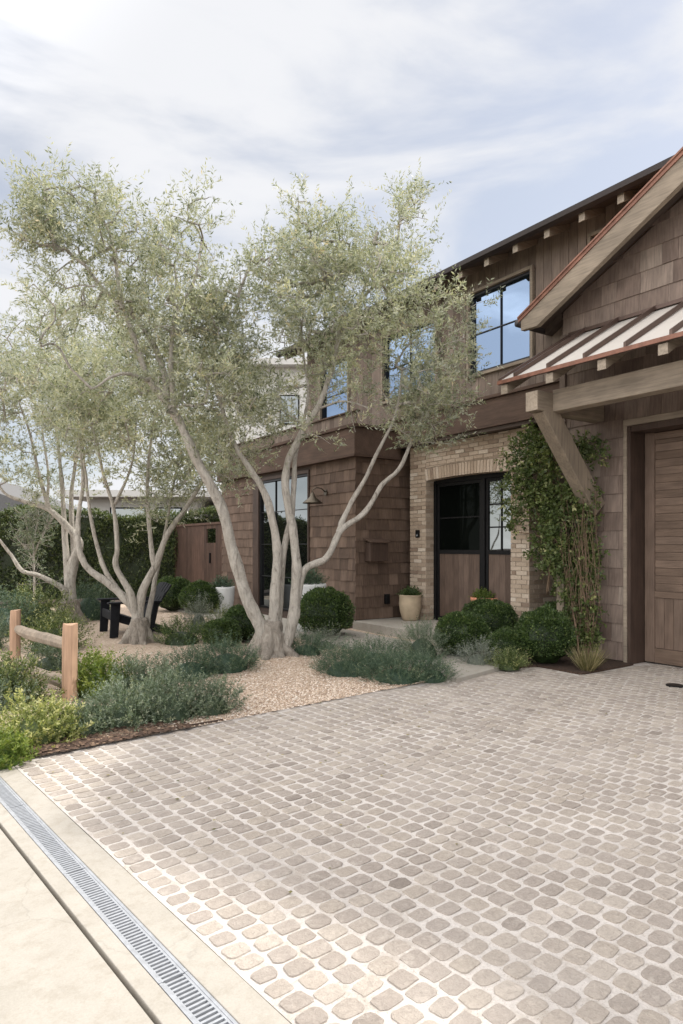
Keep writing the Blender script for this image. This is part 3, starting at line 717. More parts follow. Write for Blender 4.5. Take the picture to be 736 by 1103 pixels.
# brick entry
BL, BR = -9.54, -6.76; DO0, DO1 = -9.10, -7.12; DZT = 2.67
def arch(x): u = (x-(DO0+DO1)/2)/((DO1-DO0)/2); return DZT+.03*(1-u*u)
rv = []
def fn(b):
    n = 16
    b.box(BL+.008, DO0-.004, TB+.012, TB+.30, 0, 3.355); b.box(DO1+.004, BR-.008, TB+.012, 9.6, 0, 3.355)
    xs = np.linspace(DO0-.004, DO1+.004, n+1)
    for i in range(n): b.prism([(xs[i], arch(xs[i])+.01), (xs[i+1], arch(xs[i+1])+.01), (xs[i+1], 3.355), (xs[i], 3.355)], 'y', TB+.012, TB+.30)
hb('brick_backing', 'mortar', fn)
def brickrun(b, u0, u1, z0, z1, P, clip=None):
    BW, BH, J = .205, .058, .011; k = 0; z = z0
    while z < z1-.02:
        u = u0-(k % 2)*(BW+J)/2; zt = min(z+BH, z1)
        while u < u1:
            a0 = max(u, u0); a1 = min(u+BW, u1); u += BW+J
            if a1-a0 < .02: continue
            zz0 = z
            if clip is not None:
                cz = max(clip(a0), clip(a1))+.215
                if zt < cz-.01: continue
                zz0 = max(z, min(cz, zt-.006))
            d = random.uniform(-.002, .005); jz = random.uniform(-.002, .002)
            vs = [P(a0, -d, zz0+jz), P(a1, -d, zz0+jz), P(a1, -d, zt+jz), P(a0, -d, zt+jz), P(a0, .012, zz0), P(a1, .012, zz0), P(a1, .012, zt), P(a0, .012, zt)]
            b.add(vs, [(0, 1, 2, 3), (0, 3, 7, 4), (1, 5, 6, 2), (3, 2, 6, 7), (0, 4, 5, 1)], min(1, max(0, random.gauss(.5, .25))))
        z += BH+J; k += 1
def fn(b):
    PF = lambda u, d, z: (u, TB+d, z)
    brickrun(b, BL, DO0, .02, 3.355, PF); brickrun(b, DO1, BR, .02, 3.355, PF)
    brickrun(b, DO0, DO1, 2.45, 3.355, PF, clip=arch)
    brickrun(b, TB, TB+.30, .16, DZT, lambda u, d, z: (DO0-d, u, z)); brickrun(b, TB, TB+.30, .16, DZT, lambda u, d, z: (DO1+d, u, z))
    brickrun(b, TB, 9.6, .02, 3.355, lambda u, d, z: (BR-d, u, z)); brickrun(b, TB, TB+.3, .16, 3.355, lambda u, d, z: (BL+d, u, z))
    x = DO0
    while x < DO1-.01:      # soldier course
        x1 = min(x+.060, DO1); xm = (x+x1)/2; za = arch(xm); tl = (xm-(DO0+DO1)/2)*.03
        vs = [(x, TB-.004, za), (x1, TB-.004, za), (x1+tl, TB-.004, za+.205), (x+tl, TB-.004, za+.205), (x, TB+.29, za), (x1, TB+.29, za), (x1+tl, TB+.012, za+.205), (x+tl, TB+.012, za+.205)]
        b.add(vs, [(0, 1, 2, 3), (0, 4, 5, 1), (0, 3, 7, 4), (1, 5, 6, 2)]); x += .070
hb('brick_porch', 'brick', fn)
hb('step', 'concrete', lambda b: b.box(LE+.01, BR, 6.87, 8.35, -.05, .16), bevel=.008)
# entry doors: steel framed, glass above wood panels
def fn(b):
    t0, t1 = TB+.18, TB+.28
    b.box(DO0, DO0+.07, t0, t1, .16, 2.62); b.box(DO1-.05, DO1, t0, t1, .16, 2.62); b.box(DO0, DO1, t0+.002, t1, 2.62, 2.76); b.box(-7.925, -7.845, t0, t1, .16, 2.62)
    b.box(DO0+.07, -7.925, t0+.02, t1-.02, .16, .24); b.box(-7.845, DO1-.05, t0+.02, t1-.02, .16, .24)
ef = hb('door_frame', 'black', fn, bevel=.003)
for x0, x1, nx, gl, nz in ((DO0+.07, -7.925, 1, 'glass_dark', 2), (-7.845, DO1-.05, 2, 'glass', 3)):
    def fn(b):
        t0 = TB+.205
        b.box(x0+.002, x0+.06, t0, t0+.05, .241, 2.618); b.box(x1-.06, x1-.002, t0, t0+.05, .241, 2.618); b.box(x0+.06, x1-.06, t0+.001, t0+.05, 1.36, 1.43); b.box(x0+.06, x1-.06, t0+.001, t0+.05, 2.56, 2.618)
        for i in range(1, nx): xx = x0+(x1-x0)*i/nx; b.box(xx-.012, xx+.012, t0+.005, t0+.045, 1.43, 2.56)
        for j in range(1, nz): zz = 1.43+1.13*j/nz; b.box(x0+.06, x1-.06, t0+.007, t0+.043, zz-.012, zz+.012)
    dl = hb('door', 'black', fn, bevel=.002)
    hb('pane', gl, lambda b: b.box(x0+.055, x1-.055, TB+.226, TB+.234, 1.42, 2.57), dl)
    def fn(b):
        x = x0+.06
        while x < x1-.062: b.box(x, min(x+.118, x1-.06), TB+.216, TB+.245, .242, 1.359); x += .121
    hb('door_panel', 'doorwood', fn, dl, bevel=.002)
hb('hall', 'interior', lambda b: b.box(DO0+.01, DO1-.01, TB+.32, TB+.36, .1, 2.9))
hb('notch_wall', 'soffit', lambda b: b.box(BR, GL, 9.55, 9.6, 0, 3.3))

# ------------------------------------------------------------------ wall fixtures
def hthing(name, s, t, z, **k): return empty(name, hw(s, t, z), HROT, **k)
sc = hthing('wall_lamp', -10.78, TL-.028, 2.42, label='bronze barn style wall lamp beside the tall window', cat='wall lamp')
b = MB(); b.lathe([(.001, 0), (.055, 0), (.055, .018), (.001, .018)], 20); o = b.build('backplate', 'bronze', sc, smooth=False); o.rotation_euler = (R(90), 0, 0); o.location = (.03, 0, .10)
b = MB(); b.tube([(.03, 0, .10), (.03, -.10, .17), (.02, -.20, .19), (0, -.27, .15), (0, -.28, .06)], .011, 8); b.build('arm', 'bronze', sc, smooth=True)
b = MB(); b.lathe([(.018, .09), (.035, .07), (.05, 0.02), (.075, -.01), (.185, -.10), (.19, -.115), (.18, -.112), (.07, -.02), (.001, .0)], 28, (0, -.28, 0)); b.build('lamp_shade', 'bronze', sc, smooth=True)
db = hthing('doorbell', -9.31, TB-.004, 1.72, label='small black doorbell camera on the brick pier', cat='doorbell')
b = MB(); b.box(-.045, .045, -.03, 0, -.07, .07); b.build('case', 'black', db, bevel=.006)
b = MB(); b.lathe([(.001, .003), (.016, .003), (.018, 0)], 16); o = b.build('button', 'steel', db); o.rotation_euler = (R(90), 0, 0); o.location = (0, -.030, -.03)
mb_ = empty('mailbox', hw(LE+.028, 7.33, 1.42), HROT, label='dark brown wall mailbox in the shingled recess left of the porch', cat='mailbox')
b = MB(); b.box(0, .17, -.20, .20, -.20, .13); b.build('box', 'jamb', mb_, bevel=.006)
b = MB(); b.prism([(-.002, .20), (.22, .135), (.22, .155), (-.002, .22)], 'y', -.23, .23); b.box(.0, .18, -.20, .20, .131, .14); b.build('lid', 'band', mb_, bevel=.004)
ob = empty('outlet_box', hw(LE+.028, 7.62, .52), HROT, label='small dark outlet box low on the recess wall', cat='outlet')
b = MB(); b.box(0, .05, -.05, .05, -.09, .09); b.build('case', 'black', ob, bevel=.005)
b = MB(); b.box(.05, .062, -.04, .04, -.075, .075); b.build('cover', 'blackmetal', ob, bevel=.004)
dc = G(727, 739)
b = MB(); b.lathe([(.001, .012), (.08, .012), (.088, .008), (.088, -.01)], 28)
o = b.build('drain_cover', 'blackmetal'); o.location = (dc[0], dc[1], .004); tag(o, 'round black drain cover set in the cobbles near the garage door', 'drain cover')

# side gate left of the wing
gt = hthing('side_gate', 0, 0, 0, label='reddish brown board gate joining the house to the hedge', cat='gate')
def fn(b):
    x = -19.4
    while x < -15.7:
        a = x; holes = [(-16.55, -16.1, 1.6, 1.93)]
        if a+.14 > -16.55 and a < -16.1: b.box(a, a+.142, TL-.01, TL+.03, .02, 1.58); b.box(a, a+.142, TL-.01, TL+.03, 1.95, 2.05)
        else: b.box(a, a+.142, TL-.01, TL+.03, .02, 2.05)
        x += .148
b = MB(); fn(b); b.build('boards', 'gatewood', gt, bevel=.002)
b = MB(); b.box(-19.4, -15.66, TL-.035, TL+.05, 2.051, 2.11); b.build('top_rail', 'gatewood', gt, bevel=.003)
b = MB(); b.box(-16.33, -16.30, TL-.05, TL-.012, 1.05, 1.32); b.build('handle', 'black', gt, bevel=.003)

# ================================================================== VEGETATION
def catmull(P, m=6):
    P = [np.array(p, float) for p in P]; out = []; Q = [2*P[0]-P[1]]+P+[2*P[-1]-P[-2]]
    for i in range(1, len(Q)-2):
        for k in range(m):
            u = k/m; a, b_, c, d = Q[i-1], Q[i], Q[i+1], Q[i+2]
            out.append(.5*((2*b_)+(-a+c)*u+(2*a-5*b_+4*c-d)*u*u+(-a+3*b_-3*c+d)*u**3))
    out.append(P[-1]); return np.array(out)
def olive(base, limbs, blobs, n_attr, label, seed, sprig=5, per=15, lL=.052, lW=.0125, slen=.24, trunk=None, group='multi stemmed olive trees', dens=.50):
    rng = np.random.default_rng(seed); random.seed(seed)
    root = empty('olive_tree', base, 0, label=label, cat='tree', group=group); B = np.array(base, float)
    mb = MB(); nodes = []
    for pts, r0, r1 in limbs:
        C = catmull([pt(*p) for p in pts], 6); n = len(C); rr = r0+(r1-r0)*np.linspace(0, 1, n)**.85
        C = C+np.cumsum(rng.normal(0, .0042, C.shape), 0)
        rr = rr*(1+rng.uniform(-.05, .05, n))
        mb.tube([tuple(p-B) for p in C], [r*(1+(.16*math.exp(-((i*.37+pts[0][0]) % 2.6-1.3)**2*9))) for i, r in enumerate(rr*.9)], 12, wob=.05)
        for p, r in zip(C, rr):
            if r < r0*.8: nodes.append(p)
    # gnarled foot
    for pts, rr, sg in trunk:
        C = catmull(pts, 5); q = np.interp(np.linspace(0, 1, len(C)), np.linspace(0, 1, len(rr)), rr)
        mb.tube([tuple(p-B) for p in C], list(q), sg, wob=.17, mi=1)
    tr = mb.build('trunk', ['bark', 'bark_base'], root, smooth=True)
    if trunk:
        sub = tr.modifiers.new('sub', 'SUBSURF'); sub.levels = 1; sub.render_levels = 1
    # crown skeleton
    A = []; wts = np.array([b_[6]*b_[2]*b_[3] for b_ in blobs]); wts = wts/wts.sum()
    while len(A) < n_attr:
        k = rng.choice(len(blobs), p=wts); px, py, rx, ry, Y, rd, _ = blobs[k]
        d = unit(rng.normal(size=3))*rng.uniform(0, 1)**.40
        cc_ = pt(px+d[0]*rx, py+d[1]*ry, Y+d[2]*rd); m_ = int(rng.integers(5, 11))
        for e in rng.normal(0, .17*Y/9, (m_, 3)): A.append(cc_+e*np.array((1, 1, .8)))
    A = np.array(A); N = list(nodes); par = [-1]*len(N); NA = np.array(N)
    d0 = np.array([np.min(np.linalg.norm(NA-a, axis=1)) for a in A]); order = np.argsort(d0)
    buf = np.zeros((len(N)+len(A)*2+5, 3)); buf[:len(N)] = NA; cnt = len(N); edges = []
    for ai in order:
        a = A[ai]; dd = np.linalg.norm(buf[:cnt]-a, axis=1); j = int(np.argmin(dd+ .15*np.maximum(0, buf[:cnt, 2]-a[2])))
        m = (buf[j]+a)/2+rng.normal(0, .035*dd[j], 3)+np.array((0, 0, .05*dd[j]))
        buf[cnt] = m; par.append(j); buf[cnt+1] = a; par.append(cnt); cnt += 2
    wt = np.zeros(cnt)
    for i in range(cnt-1, -1, -1):
        wt[i] += 1
        if par[i] >= 0: wt[par[i]] += wt[i]
    tb = MB()
    for i in range(cnt):
        j = par[i]
        if j < 0: continue
        r = min(.0030*math.sqrt(wt[i]), .022); rj = min(r*1.2, .026)
        tb.tube([tuple(buf[j]-B), tuple(buf[i]-B)], [rj, r*.9], 4, cap=False)
    tb.build('branches', 'bark', root, smooth=True)
    tips = buf[len(nodes):cnt]; pidx = np.array(par[len(nodes):cnt]); dirs = unit(tips-buf[pidx])
    n = len(tips); ns = sprig; O = np.repeat(tips, ns, 0)+rng.normal(0, .07, (n*ns, 3)); D = np.repeat(dirs, ns, 0)*.55+rng.normal(0, .5, (n*ns, 3))+np.array((0, 0, .42))
    keep = rng.uniform(size=len(O)) < dens; O = O[keep]; D = D[keep]
    V = sprigs(O, D, slen*rng.uniform(.7, 1.45, len(O)), per, lL, lW, rng, .72, -.20)
    stem = leaf_quads(O, D, slen*1.0, .004, rng)
    V = np.concatenate([V, stem]); nl = len(V)//4
    rr = np.concatenate([np.clip(np.repeat(rng.normal(.5, .2, len(O)), per)+rng.normal(0, .16, len(O)*per), 0, 1), np.full(len(O), .6)])
    o = fastmesh('crown', V-B, 4, rr, 'olive', root)
    print(label, 'leaves', nl); return root
Y1 = 8.5; P1 = T1.copy(); P1[2] = .05
limbs1 = [
 ([(286, 700, 8.5), (281, 678, 8.45), (268, 650, 8.4), (254, 602, 8.35), (241, 548, 8.3), (216, 500, 8.25), (196, 456, 8.2), (178, 430, 8.2), (158, 403, 8.2), (146, 366, 8.2), (132, 334, 8.2), (117, 319, 8.15), (98, 296, 8.0)], .108, .018),
 ([(180, 432, 8.2), (178, 400, 8.3), (166, 368, 8.4), (152, 348, 8.4), (128, 322, 8.5)], .055, .02),
 ([(187, 440, 8.2), (183, 380, 8.1), (187, 337, 8.1), (207, 300, 8.1), (215, 255, 8.2)], .04, .012),
 ([(132, 334, 8.2), (124, 296, 8.2), (118, 260, 8.3), (100, 222, 8.3)], .035, .01),
 ([(161, 409, 8.2), (138, 402, 8.0), (118, 408, 7.9), (100, 421, 7.8)], .032, .012),
 ([(292, 700, 8.5), (296, 660, 8.5), (299, 612, 8.5), (297, 575, 8.5), (286, 532, 8.5), (270, 506, 8.5), (255, 482, 8.5), (240, 440, 8.5), (228, 400, 8.6)], .088, .02),
 ([(300, 690, 8.55), (303, 640, 8.6), (309, 590, 8.6), (318, 550, 8.7), (320, 500, 8.8), (326, 470, 8.9), (334, 430, 8.9), (330, 390, 8.9)], .068, .014),
 ([(306, 705, 8.5), (316, 668, 8.5), (321, 620, 8.5), (317, 575, 8.55), (308, 530, 8.6), (310, 498, 8.65), (325, 466, 8.7), (343, 438, 8.7), (357, 402, 8.8), (366, 367, 8.8), (380, 340, 8.8), (400, 315, 8.9), (432, 290, 9.0)], .082, .018),
 ([(366, 367, 8.8), (360, 330, 8.7), (345, 290, 8.7), (335, 255, 8.7)], .035, .01),
 ([(380, 345, 8.8), (395, 300, 8.8), (402, 262, 8.8)], .03, .01),
 ([(318, 668, 8.5), (321, 640, 8.5), (329, 612, 8.55), (352, 600, 8.6), (366, 572, 8.7), (392, 550, 8.8), (408, 522, 8.85), (426, 505, 8.9), (438, 476, 9.0), (448, 452, 9.0), (462, 410, 9.05)], .066, .018),
 ([(364, 575, 8.7), (372, 554, 8.75), (386, 528, 8.8), (404, 492, 8.85), (424, 448, 8.9), (432, 400, 8.9)], .045, .016),
 ([(343, 440, 8.7), (370, 430, 8.6), (400, 440, 8.6)], .02, .008),
]
# tree foot: roots and burls
def foot(px, py, Y, k=1.0, roots=7, seed=1, z=0):
    r = random.Random(seed); b0 = G(px, py); b0[1] = Y; b0[2] = z; b0[0] = (px-CX)/F*Y; out = []
    out.append(([b0+np.array((0, 0, -.05)), b0+np.array((.0, 0, .08))*k, b0+np.array((.02*k, 0, .25*k)), b0+np.array((.01*k, 0, .42*k))], [.26*k, .19*k, .165*k, .13*k], 14))
    for i in range(roots):
        a = 2*math.pi*i/roots+r.uniform(-.3, .3); d = np.array((math.cos(a), math.sin(a), 0)); q = r.uniform(.22, .34)*k
        out.append(([b0+d*q*1.15+np.array((0, 0, -.03)), b0+d*q*.75+np.array((0, 0, .05*k)), b0+d*.11*k+np.array((0, 0, .22*k)), b0+d*.05*k+np.array((0, 0, .42*k))], [.045*k, .075*k, .085*k, .06*k], 8))
    return out
blobs1 = [(36, 212, 34, 13, 8.0, .6, 1.6), (72, 190, 26, 15, 8.1, .6, 1.4), (108, 232, 40, 40, 8.2, .9, 1.0), (55, 246, 26, 13, 8.0, .6, 1.0), (192, 206, 13, 22, 8.3, .5, 1.5), (208, 222, 14, 28, 8.3, .5, 1.3), (165, 245, 28, 34, 8.3, .8, .9), (135, 198, 15, 18, 8.3, .5, 1.0),
 (128, 290, 62, 32, 8.3, 1.1, .9), (48, 292, 26, 12, 8.1, .6, .9), (198, 300, 36, 32, 8.3, 1.0, .9), (150, 340, 72, 32, 8.3, 1.1, .8), (70, 345, 34, 22, 8.2, .9, .6), (205, 385, 58, 50, 8.4, 1.2, .75), (238, 330, 36, 42, 8.5, 1.0, .8),
 (440, 222, 24, 22, 8.9, .6, 1.3), (415, 256, 36, 28, 8.9, .8, 1.0), (345, 232, 34, 20, 8.8, .7, 1.2), (268, 246, 15, 18, 8.7, .4, 1.3), (330, 276, 62, 38, 8.8, 1.1, .95), (398, 300, 56, 32, 8.9, 1.0, .95), (292, 336, 58, 50, 8.8, 1.2, .95), (385, 350, 66, 42, 8.9, 1.1, .95), (478, 345, 34, 38, 8.9, .8, 1.1), (462, 418, 46, 50, 9.0, .9, 1.05),
 (350, 400, 56, 38, 8.8, 1.0, .8), (405, 422, 42, 30, 8.9, .9, .7), (255, 412, 50, 52, 8.6, 1.0, .8), (275, 450, 46, 32, 8.7, .9, .6), (475, 480, 26, 26, 9.0, .5, .7), (365, 478, 40, 20, 8.8, .5, .35), (218, 462, 38, 30, 8.5, .8, .7), (255, 488, 42, 22, 8.6, .8, .8), (312, 462, 44, 26, 8.7, .8, .7)]
blobs1 = [(x, y+(20 if (x < 232 and y < 300) else 10 if y < 300 else 0), rx*.95, ry, Y, d, w) for x, y, rx, ry, Y, d, w in blobs1]
olive(P1, limbs1, blobs1, 1480, 'large front olive with five pale leaning stems rising beside the cobbled drive', 3, 5, 14, .060, .0155, .27, trunk=foot(290, 712, 8.5, 1.05, z=.11))
P2 = G(150, 694); YB = P2[1]
limbs2 = [
 ([(147, 690, 10.3), (148, 665, 10.3), (140, 650, 10.3), (120, 630, 10.3), (96, 613, 10.3), (86, 592, 10.3), (84, 560, 10.4), (88, 520, 10.4), (84, 470, 10.4), (80, 430, 10.4)], .10, .014),
 ([(128, 638, 10.3), (115, 618, 10.3), (105, 594, 10.3), (97, 560, 10.2), (92, 520, 10.2), (88, 480, 10.1)], .05, .018),
 ([(147, 680, 10.3), (141, 641, 10.2), (125, 609, 10.2), (127, 587, 10.2), (123, 545, 10.2), (112, 505, 10.2), (105, 460, 10.2)], .07, .018),
 ([(150, 685, 10.3), (152, 640, 10.3), (168, 606, 10.3), (181, 572, 10.3), (203, 538, 10.4), (222, 505, 10.5), (235, 470, 10.5)], .085, .018),
 ([(167, 612, 10.3), (163, 580, 10.3), (160, 530, 10.3), (163, 485, 10.3), (172, 440, 10.3)], .05, .015),
 ([(154, 690, 10.35), (163, 645, 10.5), (170, 610, 10.6), (180, 560, 10.7), (190, 500, 10.8)], .06, .015),
 ([(123, 545, 10.2), (140, 500, 10.2), (146, 450, 10.2)], .03, .01)]
blobs2 = [(150, 430, 75, 55, 10.3, 1.3, 1), (205, 480, 48, 52, 10.5, 1.0, 1), (95, 440, 55, 50, 10.2, 1.2, 1), (150, 500, 70, 30, 10.3, 1.2, .7), (222, 520, 35, 30, 10.5, .8, .8), (190, 540, 40, 18, 10.5, .7, .4), (170, 380, 60, 35, 10.3, 1, .8), (110, 520, 45, 25, 10.2, .9, .4)]
olive((P2[0], P2[1], .02), limbs2, blobs2, 620, 'middle olive with low forking trunk beside the black garden chair', 4, 5, 13, .064, .0175, .28, trunk=foot(149, 690, 10.3, .95, seed=5))
P3 = G(74, 671)
limbs3 = [
 ([(75, 672, 12.9), (74, 640, 12.9), (78, 608, 12.9), (85, 588, 12.9), (74, 570, 12.9), (54, 550, 12.8), (30, 540, 12.8), (6, 530, 12.7), (-12, 500, 12.7)], .15, .014),
 ([(72, 650, 12.9), (69, 636, 12.8), (55, 626, 12.7), (40, 619, 12.6), (24, 615, 12.5), (12, 598, 12.5), (0, 582, 12.4), (-20, 560, 12.3), (-35, 530, 12.3)], .075, .015),
 ([(76, 645, 12.9), (72, 595, 13), (69, 548, 13), (66, 500, 13), (60, 450, 13)], .09, .02),
 ([(78, 640, 12.9), (80, 590, 13.1), (78, 540, 13.1), (84, 490, 13.1), (90, 430, 13.1)], .08, .02),
 ([(54, 550, 12.8), (42, 510, 12.8), (34, 470, 12.8), (20, 430, 12.8)], .05, .015),
 ([(50, 547, 12.8), (52, 510, 12.8), (45, 460, 12.9)], .04, .015)]
blobs3 = [(35, 390, 60, 50, 12.8, 1.4, 1), (20, 455, 65, 55, 12.8, 1.4, 1), (88, 370, 48, 45, 13, 1.3, 1), (95, 450, 50, 55, 13, 1.4, 1), (-20, 420, 50, 70, 12.8, 1.4, .7), (40, 510, 55, 22, 12.8, 1.2, .6), (70, 335, 40, 20, 12.9, 1, .6)]
olive((P3[0], P3[1], .02), limbs3, blobs3, 560, 'farthest olive at the left with a stout trunk in front of the hedge', 6, 5, 12, .074, .020, .32, trunk=foot(74, 669, 12.9, 1.15, seed=9))

def shell_shrub(name, loc, r, h, n, lL, lW, mat, label, cat='shrub', group=None, seed=0, core=.86, up=.35, rough=.10, label_only=False):
    rng = np.random.default_rng(seed); D = unit(rng.normal(size=(n, 3))); D[:, 2] = np.where(D[:, 2] < -.55, -D[:, 2], D[:, 2])
    ph = rng.uniform(0, 6, 9)
    def lump(D): return 1+rough*(np.sin(4*D[:, 0]+ph[0])*np.sin(5*D[:, 1]+ph[1])+.7*np.sin(9*D[:, 0]+ph[2])*np.sin(8*D[:, 2]+ph[3])+.5*np.sin(13*D[:, 1]+ph[4])*np.sin(12*D[:, 0]+ph[5]))
    rad = lump(D)*(1-abs(rng.normal(0, .07, n))+(rng.uniform(size=n) < .03)*rng.uniform(.03, .10, n))
    P = D*rad[:, None]*np.array((r, r, h/2)); P[:, 2] += h/2
    out = unit(D+rng.normal(0, .55, (n, 3))+np.array((0, 0, up)))
    V = leaf_quads(P, out, lL*rng.uniform(.7, 1.25, n), lW*rng.uniform(.8, 1.2, n), rng)
    # core
    m = MB(); nn = 14; k = 18; cv = []
    for i in range(nn+1):
        th = math.pi*i/nn
        for j in range(k): a = 2*math.pi*j/k; cv.append((math.sin(th)*math.cos(a), math.sin(th)*math.sin(a), math.cos(th)))
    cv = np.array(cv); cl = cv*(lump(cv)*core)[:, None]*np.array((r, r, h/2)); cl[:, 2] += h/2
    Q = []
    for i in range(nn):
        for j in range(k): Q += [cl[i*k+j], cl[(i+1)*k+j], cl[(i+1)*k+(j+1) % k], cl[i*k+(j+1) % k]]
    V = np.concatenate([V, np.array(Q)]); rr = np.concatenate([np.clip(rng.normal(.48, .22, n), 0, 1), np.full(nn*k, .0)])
    o = fastmesh(name, V, 4, rr, mat); o.location = tuple(map(float, loc)); o.rotation_euler = (0, 0, rng.uniform(0, 6)); tag(o, label, cat, group); return o
def mound(name, loc, r, h, n, slen, per, lL, lW, mat, label, cat='shrub', group=None, seed=0, up=.8, spread=.7, curl=0, core=True, ry=None, rz=0):
    rng = np.random.default_rng(seed+500); D = unit(rng.normal(size=(n, 3))); D[:, 2] = abs(D[:, 2])*1.1-.05; D = unit(D); ry = ry or r
    ph = rng.uniform(0, 6, 6); lump = 1+.16*np.sin(5*D[:, 0]+ph[0])*np.sin(4*D[:, 1]+ph[1])+.12*np.sin(9*D[:, 0]+ph[2])*np.sin(10*D[:, 2]+ph[3])+rng.normal(0, .07, n)
    P = D*np.array((r, ry, h))*(lump*rng.uniform(.55, .92, n))[:, None]; P[:, 2] = np.maximum(P[:, 2], .01)
    DD = D*np.array((1, 1, .6))+np.array((0, 0, up))+rng.normal(0, .32, (n, 3))
    V = sprigs(P, DD, slen, per, lL, lW, rng, spread, curl); V = np.concatenate([V, leaf_quads(P, DD, slen*.9, .003, rng)])
    rr = np.concatenate([np.clip(np.repeat(rng.normal(.5, .2, n), per)+rng.normal(0, .15, n*per)+np.tile(np.linspace(-.15, .22, per), n), 0, 1), np.full(n, .5)])
    if core:
        Q = []; cs = []
        for i in range(7):
            th = i/6*math.pi/2
            for j in range(16): a = 2*math.pi*j/16; cs.append((math.cos(th)*math.cos(a)*r*.66, math.cos(th)*math.sin(a)*ry*.66, math.sin(th)*h*.62))
        cs = np.array(cs)
        for i in range(6):
            for j in range(16): Q += [cs[i*16+j], cs[i*16+(j+1) % 16], cs[(i+1)*16+(j+1) % 16], cs[(i+1)*16+j]]
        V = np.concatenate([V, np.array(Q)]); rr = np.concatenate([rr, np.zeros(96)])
    o = fastmesh(name, V, 4, rr, mat); o.location = tuple(map(float, loc)); o.rotation_euler = (0, 0, rz); tag(o, label, cat, group); return o

# clipped boxwood balls: (px, base py, radius m, label)
bx = [(587, 719, .37, 'largest clipped boxwood ball at the foot of the vine', .72), (497, 711, .36, 'boxwood ball at the left end of the bed before the entry door', .62), (533, 700, .34, 'boxwood ball right of the front left ball in the entry bed', .70),
      (563, 689, .42, 'boxwood ball in the rear of the entry bed under the vine', .82), (520, 690, .34, 'small boxwood ball behind the others in front of the terracotta bowl', .66), (607, 700, .34, 'boxwood ball tucked against the garage corner', .72), (545, 716, .26, 'lowest boxwood ball between the large ball and the lavender', .45),
      (350, 690, .44, 'clipped boxwood ball in front of the shingled wing right of the olive', .83), (262, 694, .34, 'boxwood ball left of the front olive trunk', .58), (217, 663, .46, 'boxwood ball left of the white pot by the board gate', .72), (186, 660, .46, 'boxwood ball near the hedge end behind the gravel court', .80), (240, 700, .28, 'low boxwood ball behind the rosemary mound', .45)]
protos = []
for k in range(3):
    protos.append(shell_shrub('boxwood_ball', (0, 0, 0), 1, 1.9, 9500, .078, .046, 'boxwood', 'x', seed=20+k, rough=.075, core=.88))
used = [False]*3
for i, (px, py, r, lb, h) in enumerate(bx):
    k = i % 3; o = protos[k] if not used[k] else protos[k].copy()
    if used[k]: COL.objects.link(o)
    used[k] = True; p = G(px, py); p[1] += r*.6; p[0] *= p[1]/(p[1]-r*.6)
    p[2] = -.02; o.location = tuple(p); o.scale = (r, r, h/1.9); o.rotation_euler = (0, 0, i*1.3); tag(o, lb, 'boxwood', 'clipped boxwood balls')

def M(px, py, *a, **k): p = G(px, py); return mound(k.pop('name', 'shrub'), (p[0], p[1], gz(p[0], p[1])-.01 if tof(p) < 5.3 else .02), *a, **k)
gg = 'grey green mounding shrubs along the drive'
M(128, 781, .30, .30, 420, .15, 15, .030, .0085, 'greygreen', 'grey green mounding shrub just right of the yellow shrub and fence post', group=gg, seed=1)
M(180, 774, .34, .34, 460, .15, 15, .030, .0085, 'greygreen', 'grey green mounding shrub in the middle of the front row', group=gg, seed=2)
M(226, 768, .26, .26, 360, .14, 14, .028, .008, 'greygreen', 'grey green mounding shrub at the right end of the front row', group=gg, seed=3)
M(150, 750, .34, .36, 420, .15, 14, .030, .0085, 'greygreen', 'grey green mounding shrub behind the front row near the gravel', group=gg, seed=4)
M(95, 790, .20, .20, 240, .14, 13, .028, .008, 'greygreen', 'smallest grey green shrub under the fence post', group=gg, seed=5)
M(40, 798, .34, .30, 640, .09, 13, .026, .013, 'yellowgreen', 'bright yellow green shrub at the corner of the concrete strip', seed=6)
M(-6, 824, .24, .16, 300, .09, 13, .028, .012, 'limegreen', 'low lime green plant at the left edge of the concrete', seed=7)
M(106, 750, .32, .36, 440, .15, 13, .034, .014, 'limegreen', 'light green shrub behind the fence post', seed=8)
M(2, 760, .38, .42, 520, .16, 13, .034, .013, 'vineleaf', 'dark green shrub behind the lower fence rail', seed=9)
M(55, 722, .28, .26, 300, .16, 13, .034, .010, 'greygreen', 'grey green shrub between the two fence posts', group=gg, seed=10)
M(-10, 765, .35, .34, 300, .16, 13, .034, .010, 'greygreen', 'grey green shrub at the left edge below the far fence post', group=gg, seed=11)
M(245, 727, .36, .30, 460, .17, 16, .028, .006, 'juniper', 'feathery rosemary mound left of the front olive', group='rosemary mounds round the front olive', seed=12)
M(205, 733, .34, .28, 380, .17, 15, .028, .006, 'juniper', 'rosemary mound at the gravel edge left of the olive', group='rosemary mounds round the front olive', seed=13)
M(330, 712, .28, .20, 300, .16, 15, .026, .006, 'juniper', 'small rosemary mound touching the right side of the olive trunk', group='rosemary mounds round the front olive', seed=14)
M(375, 728, .38, .24, 520, .19, 18, .026, .0055, 'juniper', 'blue green rosemary mound right of the olive, left half of the pair', group='rosemary mounds round the front olive', seed=15)
M(428, 734, .38, .21, 520, .18, 18, .026, .0055, 'juniper', 'blue green rosemary mound nearest the cobbles at the walkway', group='rosemary mounds round the front olive', seed=16)
M(465, 733, .24, .19, 300, .16, 16, .026, .0055, 'juniper', 'smallest rosemary mound at the corner of the walkway', group='rosemary mounds round the front olive', seed=29)
M(405, 716, .38, .23, 420, .19, 16, .026, .0055, 'juniper', 'rosemary mound behind the two front mounds', group='rosemary mounds round the front olive', seed=17)
M(455, 712, .30, .44, 460, .20, 16, .026, .006, 'greygreen', 'upright grey green bush in front of the tan pot', seed=18)
